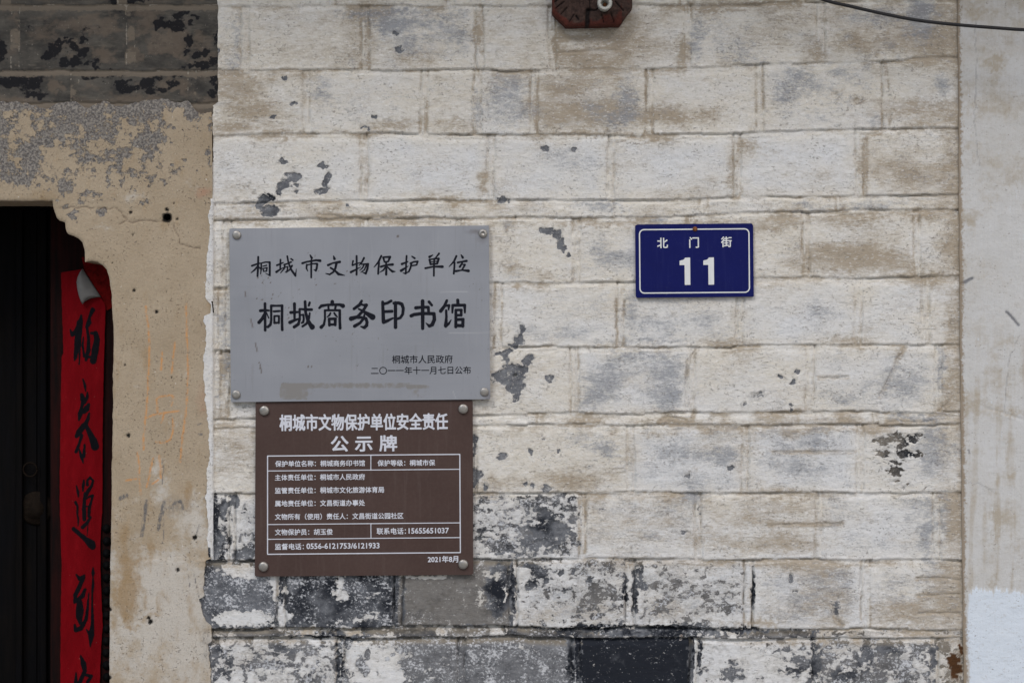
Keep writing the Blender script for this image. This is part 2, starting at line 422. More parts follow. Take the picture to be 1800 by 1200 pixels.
# ------------------------------------------------------------------ the house wall: whitewashed brickwork, sooty lintel bricks, plaster door surround
house = thing('house_wall', 'old grey brick house wall under flaking whitewash with a beige plastered door surround', 'wall', (0, 0, 0))
BOT = 600 + ZC * S                                  # the ground, in picture pixels
JOINTS = [[(0, y)] for y in (-700, -585, -470, -355, -340, -225, -108)] + [
    [(370, 10), (1200, 9), (1450, 2), (1690, -2)],
    [(370, 123), (900, 124), (1200, 119), (1450, 110), (1640, 102), (1690, 101)],
    [(370, 240), (450, 238), (650, 234), (900, 236), (1150, 238), (1340, 231), (1500, 226), (1690, 225)],
    [(370, 357), (600, 352), (900, 350), (1200, 350), (1350, 346), (1690, 342)],
    [(370, 386), (600, 383), (900, 381), (1200, 380), (1350, 373), (1500, 369), (1690, 369)],
    [(370, 506), (900, 496), (1350, 490), (1690, 484)],
    [(370, 617), (900, 610), (1200, 608), (1690, 605)],
    [(370, 736), (900, 728), (1350, 724), (1690, 724)],
    [(370, 752), (900, 746), (1350, 747), (1690, 745)],
    [(370, 867), (900, 865), (1690, 866)],
    [(370, 985), (900, 981), (1350, 982), (1690, 984)],
    [(370, 1105), (900, 1100), (1350, 1104), (1690, 1105)],
    [(370, 1121), (900, 1118), (1350, 1122), (1690, 1121)]] + [[(0, y)] for y in (1237, 1352, 1368, 1485, 1600, 1715, 1731, 1846, 1960)]
C0 = 7                                              # first course named in VERT
VERT = {7: [430, 641, 842, 972, 1209, 1441], 8: [538, 745, 838, 940, 1141, 1335, 1556], 9: [640, 863, 1074, 1295, 1509],
        10: [700, 1085, 1235, 1478], 11: [398, 640, 810, 1014, 1214, 1418, 1611], 12: [390, 640, 874, 1092, 1300, 1509, 1626],
        13: [396, 600, 810, 1012, 1214, 1425, 1652], 14: [560, 780, 950, 1180, 1400, 1540], 15: [600, 830, 1109, 1309, 1512],
        16: [408, 600, 812, 1022, 1229, 1437, 1648], 17: [495, 700, 902, 1107, 1317, 1521], 18: [540, 772, 885, 1250, 1440, 1600],
        19: [600, 811, 1013, 1220, 1435, 1642]}
for k in range(len(JOINTS)):
    if k not in VERT: VERT[k] = list(np.arange(400 + (k * 97) % 200, 1700, 207))
# per brick: (course, x inside it): peel, dark, tan, grey, dirt, salt, cool
BR = {(17, 420): (.72, .42, 0, 0, 0, .26, .6), (17, 560): (.76, .62, 0, .2, 0, .26, .6), (17, 800): (.80, .30, .50, 0, 0, .16, 0),
      (17, 1000): (.45, .40, .4, .42, .26, .25, .7), (17, 1200): (.41, .25, .4, .38, .2, .25, .9), (17, 1420): (.22, 0, .7, .42, .42, .5, .4), (17, 1600): (.0, 0, .8, .2, .34, .3, .3),
      (18, 450): (.62, .4, .4, 0, .1, .3, .5), (18, 650): (.66, .4, .4, 0, .3, .3, .4), (18, 830): (.64, .3, .5, 0, .3, .3, .4), (18, 1000): (.70, .55, .4, 0, .2, .2, .3), (18, 1350): (.66, .5, .4, 0, .3, .3, .4), (18, 1500): (.46, .2, .6, 0, .3, .5, .4), (18, 1650): (.44, .1, .8, 0, .4, .3, .3),
      (19, 480): (.47, .35, .2, .1, .1, .30, .8), (19, 700): (.68, .12, .15, 0, 0, .36, .5), (19, 900): (.74, .05, .12, 0, 0, .30, .5), (19, 1120): (.80, .95, 0, 0, 0, .02, .5),
      (19, 1330): (.43, .25, .1, .1, 0, .12, 1.), (19, 1540): (.53, .25, .25, .1, .1, .34, .9), (19, 1670): (.56, .1, .9, 0, .4, .1, 0),
      (16, 390): (.54, .75, .2, .2, .1, .3, .6), (16, 500): (.42, .5, .2, .3, 0, .5, .8), (16, 900): (.455, .5, .25, .3, 0, .34, .9), (16, 1120): (.20, .3, .4, .34, .34, .5, .4), (16, 1330): (.0, 0, .4, .12, .30, .4, .3), (16, 1540): (0, 0, 0, .26, .2, 0, .5),
      (15, 1400): (0, 0, 0, .30, .02, 0, .9), (15, 1210): (.05, .2, 0, .35, .05, .4, .8), (15, 1600): (.1, .4, .8, .30, .12, .1, .4), (15, 950): (0, 0, 0, .10, .12, 0, .0),
      (13, 1110): (0, 0, 0, .36, .0, 0, .8), (13, 1320): (0, 0, 0, .08, .05, 0, .4), (13, 1540): (0, 0, 0, .25, .05, 0, .7), (13, 900): (0, 0, 0, .1, .12, 0, .2),
      (12, 980): (0, 0, 0, .22, .03, 0, .7), (12, 1190): (0, 0, 0, .22, .03, 0, .7), (12, 1400): (0, 0, 0, .16, .03, 0, .9), (12, 1570): (0, 0, 0, .10, .05, 0, .8),
      (11, 940): (0, 0, 0, .10, .15, 0, .3), (11, 1100): (0, 0, 0, .26, .08, 0, .6), (11, 1510): (0, 0, 0, .05, .28, 0, .5),
      (9, 520): (0, 0, 0, .10, .02, 0, .7), (9, 750): (0, 0, 0, .10, .0, 0, .95), (9, 960): (0, 0, 0, .20, .02, 0, .9), (9, 1180): (0, 0, 0, .14, .02, 0, .9), (9, 1400): (0, 0, 0, .05, .02, 0, .95), (9, 1600): (0, 0, 0, .18, .3, 0, .3),
      (8, 450): (0, 0, 0, .05, .25, 0, .2), (8, 640): (0, 0, 0, .2, .1, 0, .6), (8, 790): (0, 0, 0, .1, .28, 0, .2), (8, 890): (0, 0, 0, .34, .0, 0, .7), (8, 1040): (0, 0, 0, .18, .36, 0, .2), (8, 1240): (0, 0, 0, .1, .12, 0, .6), (8, 1440): (0, 0, 0, .25, .10, 0, .6), (8, 1620): (0, 0, 0, .1, .12, 0, .7),
      (7, 540): (0, 0, 0, .05, .12, 0, .5), (7, 740): (0, 0, 0, .32, .18, 0, .5), (7, 900): (0, 0, 0, .02, .22, 0, .3), (7, 1090): (0, 0, 0, .08, .34, 0, .2), (7, 1320): (0, 0, 0, .18, .16, 0, .5), (7, 1560): (0, 0, 0, .25, .3, 0, .3)}
rs = np.random.RandomState(5)
NB = 14
PRM = np.zeros((len(JOINTS), NB, 7)); OFF = rs.uniform(-1, 1, (len(JOINTS), NB)); TLT = rs.uniform(-1, 1, (len(JOINTS), NB))
for k in range(len(JOINTS)):
    for b in range(NB):
        PRM[k, b] = (0, .2, .3, rs.uniform(.0, .24), rs.uniform(.05, .25), .3, rs.uniform(.05, .6))
for (k, x), p in BR.items(): PRM[k, np.searchsorted(VERT[k], x)] = p

def lattice(X, Y):
    Yw = Y + 3.0 * (vn(X / 75, Y / 70, 71) - .5) + 1.5 * (vn(X / 11, Y / 11, 72) - .5) + 1.0 * (vn(X / 4.5, Y / 4.5, 76) - .5)
    Xw = X + 3.4 * (vn(X / 60, Y / 60, 73) - .5) + 2.0 * (vn(X / 11, Y / 11, 74) - .5) + 1.0 * (vn(X / 4.5, Y / 4.5, 77) - .5)
    Yw = Yw + 3.4 * (_lat(np.floor(X / 103. + .5 * np.round(Y / 117.)), np.round(Y / 117.), 75) - .5)
    J = np.stack([pl(X, j) for j in JOINTS])
    c = np.clip((J <= Yw).sum(0) - 1, 0, len(JOINTS) - 2)
    top = Yw - np.take_along_axis(J, c[None], 0)[0]; bot = np.take_along_axis(J, c[None] + 1, 0)[0] - Yw
    b = np.zeros(X.shape, int); dv = np.full(X.shape, 99.)
    for k in np.unique(c):
        m = c == k; v = np.array(VERT[k], float)
        b[m] = np.searchsorted(v, Xw[m])
        dd = Xw[m][:, None] - v[None]; i = np.abs(dd).argmin(1); dv[m] = dd[np.arange(len(i)), i]
    return c, b, top, bot, dv

DEEP = [(430, 1060, 240, 150), (760, 1100, 260, 120), (1060, 1110, 220, 70), (1100, 1060, 60, 60), (1180, 1180, 220, 60), (390, 920, 40, 60), (1320, 1060, 40, 50)]
CHIPS = [(498, 283, 7, 4), (568, 291, 8, 5), (516, 311, 14, 8), (501, 324, 11, 9), (492, 336, 6, 9), (522, 325, 5, 4), (576, 311, 7, 5), (573, 323, 6, 9), (563, 337, 10, 5), (468, 349, 16, 8), (455, 361, 6, 7), (474, 371, 17, 9), (520, 338, 4, 5),
         (883, 353, 12, 6), (694, 60, 6, 4), (703, 86, 9, 9, .8), (480, 206, 4, 4), (515, 185, 7, 3), (660, 205, 4, 3), (637, 226, 5, 2), (646, 226, 3, 2), (612, 361, 4, 3), (500, 137, 4, 4),
         (962, 405, 13, 6), (979, 413, 7, 8), (984, 428, 5, 10), (991, 437, 4, 5), (1000, 449, 5, 4), (917, 582, 5, 9), (912, 598, 9, 9), (903, 607, 10, 5), (932, 628, 6, 8), (925, 636, 7, 5), (880, 622, 10, 4), (890, 630, 6, 9), (893, 618, 8, 3), (905, 650, 22, 10), (893, 662, 26, 14), (905, 680, 17, 12), (908, 697, 8, 8), (967, 665, 9, 7),
         (953, 771, 4, 4), (933, 793, 5, 6), (981, 793, 3, 3), (881, 803, 9, 7), (835, 772, 5, 9), (834, 790, 4, 9), (838, 834, 9, 12), (832, 850, 6, 8), (855, 857, 5, 6), (962, 857, 13, 8, .85), (937, 855, 4, 5), (925, 852, 4, 4),
         (1330, 696, 16, 12, .66), (1308, 708, 9, 7, .6), (1343, 690, 5, 12, .55), (1400, 652, 4, 4), (1371, 662, 4, 5), (1395, 672, 6, 5), (1392, 715, 5, 12, .6),
         (960, 261, 6, 5), (1010, 264, 4, 4), (1552, 775, 16, 9), (1573, 770, 16, 9), (1607, 771, 13, 9), (1620, 765, 5, 5), (1588, 780, 10, 9), (1552, 797, 15, 7), (1590, 796, 14, 7), (1610, 797, 7, 6), (1622, 800, 4, 4), (1571, 811, 9, 4), (1583, 815, 5, 4), (1576, 828, 10, 8), (1558, 826, 6, 3), (1575, 846, 8, 4, .7), (1600, 852, 18, 4, .55), (1588, 858, 8, 5, .7), (1630, 855, 10, 5, .6),
         (377, 915, 7, 45), (380, 950, 9, 30), (390, 900, 6, 14), (412, 880, 8, 14), (400, 884, 8, 6), (413, 975, 8, 10), (425, 972, 20, 9), (440, 975, 12, 8), (404, 905, 3, 40, .6), (388, 945, 5, 12),
         (960, 905, 24, 16, .75), (975, 930, 30, 18, .85), (948, 955, 40, 18, .6), (920, 975, 60, 10, .6), (985, 905, 10, 18, .6), (925, 915, 24, 18, .58),
         (950, 1008, 26, 18, .8), (935, 1025, 18, 14, .7), (958, 1020, 12, 16, .7), (985, 1005, 4, 6), (1127, 1018, 8, 34, .8), (930, 992, 40, 8, .7), (1008, 1006, 3, 4), (1038, 1018, 6, 5), (992, 1038, 5, 8, .7),
         (1062, 893, 10, 8, .55), (1230, 893, 10, 10, .6), (1285, 820, 8, 6, .8), (1210, 835, 14, 14, .62), (1018, 830, 16, 3, .55), (1040, 820, 14, 5, .55),
         (876, 1030, 14, 44, .9), (1205, 935, 16, 8, .6), (1390, 1015, 8, 12, .7), (1400, 1040, 10, 6, .6), (1470, 1070, 12, 24, .6), (382, 90, 3, 6), (595, 1165, 4, 50, .9), (609, 1150, 3, 32, .8), (1003, 1165, 5, 52, .9), (1019, 1160, 3, 40, .7), (1214, 1160, 4, 50, .8), (1230, 1150, 5, 46, .8), (1429, 1160, 7, 52, .75), (1440, 1170, 4, 40, .6), (1100, 1045, 4, 50, .85), (1116, 1040, 6, 52, .8), (903, 1040, 6, 56, .85), (911, 1040, 3, 40, .6), (1325, 1035, 4, 44, .85), (692, 1050, 4, 44, .8), (709, 1060, 3, 30, .7), (500, 1040, 3, 40, .7), (486, 1150, 3, 30, .5), (1060, 1101, 74, 4, .9), (1190, 1103, 92, 6, .9), (1300, 1107, 44, 6, .85), (1170, 1114, 120, 5, .7), (960, 984, 50, 4, .7), (560, 1118, 70, 4, .85), (820, 1102, 60, 4, .6), (440, 1110, 60, 5, .6), (1105, 984, 24, 4, .6), (380, 1150, 10, 60, .7), (400, 1175, 12, 30, .6), (500, 1140, 20, 10, .6), (700, 1110, 120, 6, .62), (540, 1000, 30, 10, .8), (1260, 1140, 14, 10, .62), (1290, 1165, 14, 10, .66), (1305, 1190, 12, 6, .62), (1350, 1140, 12, 12, .6), (1400, 1180, 16, 10, .62), (1520, 1150, 14, 30, .66), (1480, 1185, 24, 8, .62), (1560, 1140, 20, 10, .6), (1320, 980, 18, 3, .5), (1640, 1165, 10, 34, .7), (1480, 1112, 60, 5, .62), (1385, 1112, 40, 7, .7)]
DARKB = [(600, 1035, -1, 1), (540, 1035, 48, 36, .8), (470, 1030, 20, 34, .4), (680, 1040, 18, 34, .75), (876, 1040, 26, 40, .9), (1004, 1101, 60, 7, 1), (1060, 1103, 60, 10, .9), (1190, 1103, 80, 9, .9), (1320, 1103, 36, 8, .8), (1115, 1180, 95, 56, 1), (480, 350, 40, 40, .55), (905, 660, 40, 50, .05), (1590, 795, 60, 60, .72), (957, 925, 40, 40, .6), (945, 1012, 36, 24, .7), (377, 920, 14, 60, .9), (990, 900, 20, 20, .7), (600, 1122, 60, 8, .8), (596, 1160, 6, 60, .9), (608, 1150, 4, 40, .9), (1004, 1160, 8, 60, .9), (1097, 1050, 5, 60, .9), (1115, 1050, 4, 50, .7), (903, 1040, 6, 60, .9), (693, 1040, 5, 50, .8), (490, 1040, 4, 50, .6), (1326, 1040, 4, 50, .8), (1430, 1150, 8, 60, .7), (370, 1000, 8, 60, .2), (1170, 1114, 120, 6, .8), (1116, 1040, 6, 52, .5), (1325, 1035, 4, 44, .8), (1230, 1150, 5, 50, .8), (1020, 1160, 5, 50, .8), (560, 1118, 70, 6, .9), (1300, 1107, 44, 8, .8)]
ISLANDS = [(421, 1003, 34, 10), (440, 1012, 18, 8), (425, 1087, 52, 13), (450, 1080, 14, 9), (600, 1024, 7, 13), (603, 1048, 11, 8), (592, 1041, 8, 5), (485, 1035, 4, 26), (500, 1038, 5, 8), (497, 1080, 7, 22), (480, 1018, 9, 12), (505, 1085, 12, 7), (622, 1110, 14, 6), (888, 1045, 3, 14), (750, 1013, 40, 4), (865, 1010, 30, 14, .62), (845, 1050, 12, 34, .62), (1104, 1000, 7, 14), (1124, 1060, 5, 22), (1100, 1075, 6, 14), (655, 1085, 24, 14, .62), (640, 1090, 40, 10, .6),
           (640, 1160, 34, 34), (680, 1165, 22, 30), (625, 1140, 12, 14), (690, 1190, 26, 14), (655, 1195, 40, 10), (700, 1155, 10, 14, .7), (1260, 1150, 30, 40, .7), (1340, 1160, 60, 40, .72), (430, 1150, 60, 24, .62), (480, 1190, 50, 16, .6), (1325, 1093, 10, 4), (402, 985, 4, 14)]
HOLES = [(634, 1165, 9, 12), (642, 1178, 7, 12), (646, 1150, 5, 11), (680, 1158, 4, 4), (690, 1150, 4, 3)]
DIRT = [(1480, 457, 80, 20, 1.1), (1455, 440, 50, 16, .9), (1560, 470, 60, 14, .7), (1620, 490, 60, 12, 1.), (1380, 385, 40, 14, .9), (1500, 382, 80, 12, .8), (1620, 378, 70, 12, .8), (1590, 195, 70, 18, 1.), (1620, 215, 50, 10, .8), (1600, 300, 60, 40, .75), (1640, 60, 40, 60, .8), (1560, 80, 80, 16, .7), (1000, 195, 70, 22, .7), (1180, 205, 60, 14, .9), (1230, 200, 40, 14, .7), (990, 160, 40, 30, .6), (1090, 80, 60, 40, .55), (1040, 95, 40, 14, .8), (1060, 112, 60, 8, .8), (1200, 95, 10, 30, 1.), (1000, 842, 50, 20, .8), (960, 835, 30, 14, .7), (930, 850, 40, 16, .5), (1080, 840, 36, 18, .45), (640, 70, 30, 40, .35), (690, 220, 50, 12, .8), (800, 215, 40, 14, .7), (600, 235, 60, 8, .7), (740, 95, 40, 12, .6), (840, 60, 6, 50, .9), (560, 100, 60, 14, .4), (420, 160, 30, 16, .7), (440, 195, 40, 14, .8), (410, 225, 20, 12, .9), (440, 140, 40, 8, .7), (680, 385, 70, 7, .8), (780, 352, 40, 6, .9), (420, 385, 40, 8, .9), (1120, 392, 200, 6, .7), (460, 735, 0, 0), (870, 850, 30, 14, .8), (850, 870, 30, 10, .6), (1020, 735, 50, 7, .9), (1180, 742, 60, 6, .8), (1150, 760, 40, 6, .5), (1280, 752, 50, 8, .7), (1470, 738, 50, 8, .7), (1460, 755, 80, 8, .7), (1060, 610, 60, 6, .8), (1270, 600, 30, 8, .8), (1480, 600, 40, 8, .7), (1510, 610, 30, 8, .7), (1400, 870, 60, 8, .6), (1160, 872, 60, 7, .6), (1290, 955, 60, 16, .6), (1370, 955, 50, 20, .7), (1230, 945, 30, 14, .5), (1320, 915, 40, 14, .4), (1600, 1080, 70, 24, .95), (1660, 1050, 30, 60, .8), (1670, 930, 16, 60, .8), (1570, 1070, 40, 24, .8), (1460, 1060, 50, 40, .5), (1450, 1010, 50, 16, .5), (1170, 1075, 50, 12, .6), (1030, 1075, 60, 14, .7), (960, 1080, 40, 20, .7), (1320, 1095, 60, 6, .8), (1660, 780, 20, 60, .5), (1670, 680, 14, 60, .7), (1665, 430, 20, 50, .6), (1672, 560, 10, 60, .6), (1665, 300, 16, 60, .7), (1510, 300, 8, 40, .6), (1290, 330, 10, 30, .8), (1285, 300, 10, 40, .7), (1310, 250, 20, 14, .8), (640, 320, 12, 20, .6), (635, 270, 8, 30, .7), (848, 320, 6, 24, .7), (500, 235, 60, 8, .7), (1030, 235, 60, 6, .8), (1130, 243, 50, 6, .8), (410, 440, 12, 60, .5), (400, 640, 20, 60, .45), (1340, 60, 40, 30, .4), (1270, 15, 80, 8, .9), (1330, 5, 70, 8, .9), (1430, 90, 20, 24, .8), (1232, 320, 60, 30, .1), (985, 60, 10, 40, .9), (1470, 165, 12, 9, .9), (1508, 177, 16, 7, .9), (520, 430, 20, 10, .5), (905, 470, 20, 10, .6), (958, 485, 16, 8, .6), (910, 506, 6, 6, .9), (892, 402, 6, 6, .9)]
GREY = [(640, 26, 60, 7, .7), (700, 20, 70, 9, .8), (760, 26, 60, 8, .6), (690, 45, 40, 10, .8), (745, 42, 40, 7, .6), (720, 80, 20, 16, .6), (800, 60, 40, 20, .4), (560, 160, 30, 20, .5), (840, 200, 10, 30, .5), (900, 170, 40, 40, .55), (1100, 170, 16, 34, .9), (1085, 205, 34, 18, .8), (1050, 190, 30, 16, .5), (1225, 80, 12, 34, .8), (1290, 90, 30, 20, .6), (1320, 110, 30, 12, .6), (1235, 50, 8, 20, .5), (1620, 30, 26, 40, .9), (1550, 30, 40, 14, .6), (1395, 140, 40, 20, .7), (1380, 175, 20, 12, .5), (1490, 130, 30, 14, .5), (1655, 150, 14, 40, .6), (1540, 215, 20, 10, .6), (1000, 280, 40, 20, .5), (1420, 360, 40, 10, .7), (1540, 358, 60, 10, .6), (1050, 365, 40, 8, .7), (1440, 550, 30, 20, .4), (1110, 560, 12, 40, .6), (1080, 450, 50, 16, .5), (1150, 395, 20, 20, .4), (1130, 600, 70, 5, .8), (1175, 660, 30, 20, .5), (1180, 700, 26, 22, .95), (1060, 665, 30, 20, .6), (1050, 700, 30, 16, .6), (1130, 625, 60, 8, .6), (1370, 700, 30, 14, .3), (1480, 705, 40, 14, .5), (1590, 680, 40, 40, .55), (1655, 650, 6, 40, .9), (1610, 735, 60, 6, .8), (1060, 785, 30, 10, .9), (1040, 770, 40, 12, .7), (1070, 800, 20, 10, .7), (1270, 800, 30, 14, .8), (1190, 790, 30, 14, .6), (1420, 775, 60, 20, .5), (1400, 815, 50, 14, .5), (1640, 800, 20, 50, .6), (1630, 930, 14, 60, .9), (1610, 900, 20, 30, .5), (1660, 910, 10, 50, .7), (1220, 870, 20, 20, .5), (1460, 900, 30, 20, .3), (1570, 1030, 30, 20, .4), (900, 470, 20, 14, .5), (890, 400, 10, 14, .5), (440, 360, 20, 10, .6), (1240, 560, 30, 20, .5), (1260, 580, 40, 8, .5), (1140, 570, 40, 16, .5), (420, 60, 9, 30, .7), (410, 110, 14, 14, .7), (390, 560, 12, 30, .9), (395, 640, 8, 40, .8), (384, 690, 6, 30, .5), (980, 585, 60, 14, .4)]
STRIP = [(-400, 376), (180, 385), (186, 374), (300, 374), (340, 373), (380, 368), (410, 369), (450, 364), (520, 362), (528, 364), (535, 372), (550, 372), (555, 358), (565, 357), (572, 364), (600, 362), (650, 358), (700, 362), (760, 368), (800, 370), (830, 364), (870, 362), (900, 365), (983, 366), (987, 338), (BOT, 338)]
def wash_left(Y): return pl(Y, STRIP)
def f_wash(X, Y):
    l = wash_left(Y) + 3 * (vn(Y / 9, X * 0 + 3, 5) - .5) + 2 * (vn(Y / 3.5, X * 0 + 8, 6) - .5)
    l = np.where(Y < 182, 383 + 5 * (fbm(Y / 16, X * 0 + 4, 9) - .5) - 7 * ss(0, 60, 60 - np.abs(Y - 62) * 2) * 0, l)
    r = pl(Y, [(-500, 1680), (0, 1684), (600, 1688), (1200, 1695), (BOT, 1700)]) + 6
    return np.minimum(X - l, r - X)
XL_ = [([(977, 68), (1068, 66)], 1.5), ([(973, 72), (978, 92)], 1.6), ([(983, 94), (1080, 89)], 1.6), ([(1612, 1016), (1650, 1015), (1688, 1019)], 1.8), ([(1612, 1046), (1688, 1044)], 1.2), ([(1615, 1078), (1650, 1077), (1688, 1078)], 1.8), ([(1590, 612), (1578, 630), (1568, 655), (1545, 700)], 1.2), ([(1525, 238), (1544, 234), (1550, 230)], 2), ([(1522, 246), (1521, 340)], 1.6), ([(1440, 664), (1490, 662)], 1.3), ([(1352, 730), (1405, 722)], 1.5), ([(1160, 740), (1172, 733), (1205, 738)], 1.4), ([(1010, 745), (1060, 743)], 1.3), ([(1227, 612), (1212, 632), (1206, 660)], 1.3), ([(1216, 737), (1222, 722)], 1.5), ([(1652, 722), (1668, 707)], 1.4), ([(1360, 795), (1500, 794)], 1.), ([(1352, 922), (1480, 920)], .9), ([(1560, 742), (1640, 740)], 1.4), ([(560, 378), (640, 383), (700, 379)], 1.5), ([(1462, 1062), (1470, 1088), (1480, 1098)], 1.2)]
def h_wash(X, Y):
    c, b, top, bot, dv = lattice(X, Y); b = np.minimum(b, NB - 1)
    deep = np.clip(blobs(X, Y, DEEP, 10, 81, 1.6) * 1.6, 0, 1)
    ad = np.abs(dv)
    h = OFF[c, b] * .0006 + TLT[c, b] * .00001 * (top - 55)
    h += .0022 * (fbm(X / 90, Y / 60, 21, 3) - .5) + .0013 * (fbm(X / 22, Y / 9, 22, 3) - .5) + .0007 * (vn(X / 5, Y / 4, 23) - .5)
    thin = np.isin(c, (10, 14, 18))
    run = fbm(X / 55, c * 7.3, 31, 3)
    g = np.clip(ss(.44, .68, run) * 1.0 + .04 + deep * .6, 0, 1.5)
    wdt = 1.5 + 1.6 * ss(.45, .7, fbm(X / 40, c * 2.7 + 4, 32, 2)) + deep
    h -= g * (.0040 + .0025 * deep) * np.exp(-((top - 1.5) / wdt) ** 2)
    mw = 8 + 12 * vn(X / 60, c * 4.1, 36)
    h -= .0026 * (1 - ss(mw * .4, mw, top)) * (1 + deep)
    ridge = ss(.42, .62, fbm(X / 34, c * 3.1 + 9, 33, 3))
    h += .0016 * ridge * np.exp(-((top - 5.0 - 3 * vn(X / 30, c * 1.3, 37)) / 1.5) ** 2) + .0012 * (1 - ridge) * np.exp(-((bot - 3.0) / 2.0) ** 2) - .0012 * (1 - ss(0, 2.0, bot))
    hw = 6.5 + 2.5 * (vn(c * 1.7, b * 2.3, 44) - .5) * 2
    side = np.where(dv > 0, 1, 0)
    gv = ss(.38, .62, fbm(Y / 36 + side * 9, c * 5.1 + b * 3.7, 35, 3)) + .10 + .7 * deep
    nothin = np.where(thin, .25, 1.)
    h -= nothin * (.0022 + .0012 * deep) * (1 - ss(hw - 1, hw + 2, ad))
    h -= nothin * gv * (.0040 + .0025 * deep) * np.exp(-((ad - hw) / 1.7) ** 2)
    h += nothin * .0024 * ss(.42, .62, fbm(Y / 30 + side * 5, c * 3.3 + b * 2.9, 38, 3)) * np.exp(-((ad - hw + 3.2) / 1.3) ** 2)
    for p, w_ in XL_: h -= .0028 * np.exp(-(seg_dist(X + 2 * (vn(X / 9, Y / 9, 39) - .5), Y + 3 * (vn(X / 14, Y / 14, 40) - .5), p) / w_) ** 2)
    # mortar fillet at the left edge, with a crack beside it
    inst = ss(325, 360, Y) * (1 - ss(976, 984, Y))
    cr = X - (376.5 + 1.5 * (vn(Y / 40, Y * 0 + 2, 6) - .5))
    h = h * (1 - inst * (X < 376)) + inst * np.where(X < 376.5, .0052, 0) - inst * .004 * np.exp(-(cr / 1.5) ** 2)
    top_edge = (1 - ss(180, 186, Y)) * (X < 402)
    h += top_edge * .002 * (1 - ss(384, 402, X))
    below = ss(984, 990, Y) * (1 - ss(355, 378, X)); h -= .001 * below
    # right hand end, rough mortar
    rr = 1 - ss(6, 26, pl(Y, [(0, 1684), (600, 1688), (1200, 1695)]) - X)
    h += rr * (.004 * (fbm(X / 9, Y / 14, 52, 3) - .62))
    # peeled coat is thinner
    pe = blobs(X, Y, CHIPS, 4, 3); h -= .0018 * ss(.46, .54, pe) - .0009 * np.exp(-((pe - .43) / .05) ** 2)
    # two dents and a few nail holes
    for hx, hy, r, dp in ((1470, 167, 7, .004), (1508, 178, 9, .0025), (387, 622, 3.2, .012), (906, 660, 3, .012), (1538, 995, 7, .004), (532, 130, 2.5, .008), (551, 128, 2, .008), (906, 382, 2, .01)):
        h -= dp * np.exp(-(((X - hx) ** 2 + (Y - hy) ** 2) / r ** 2))
    return h
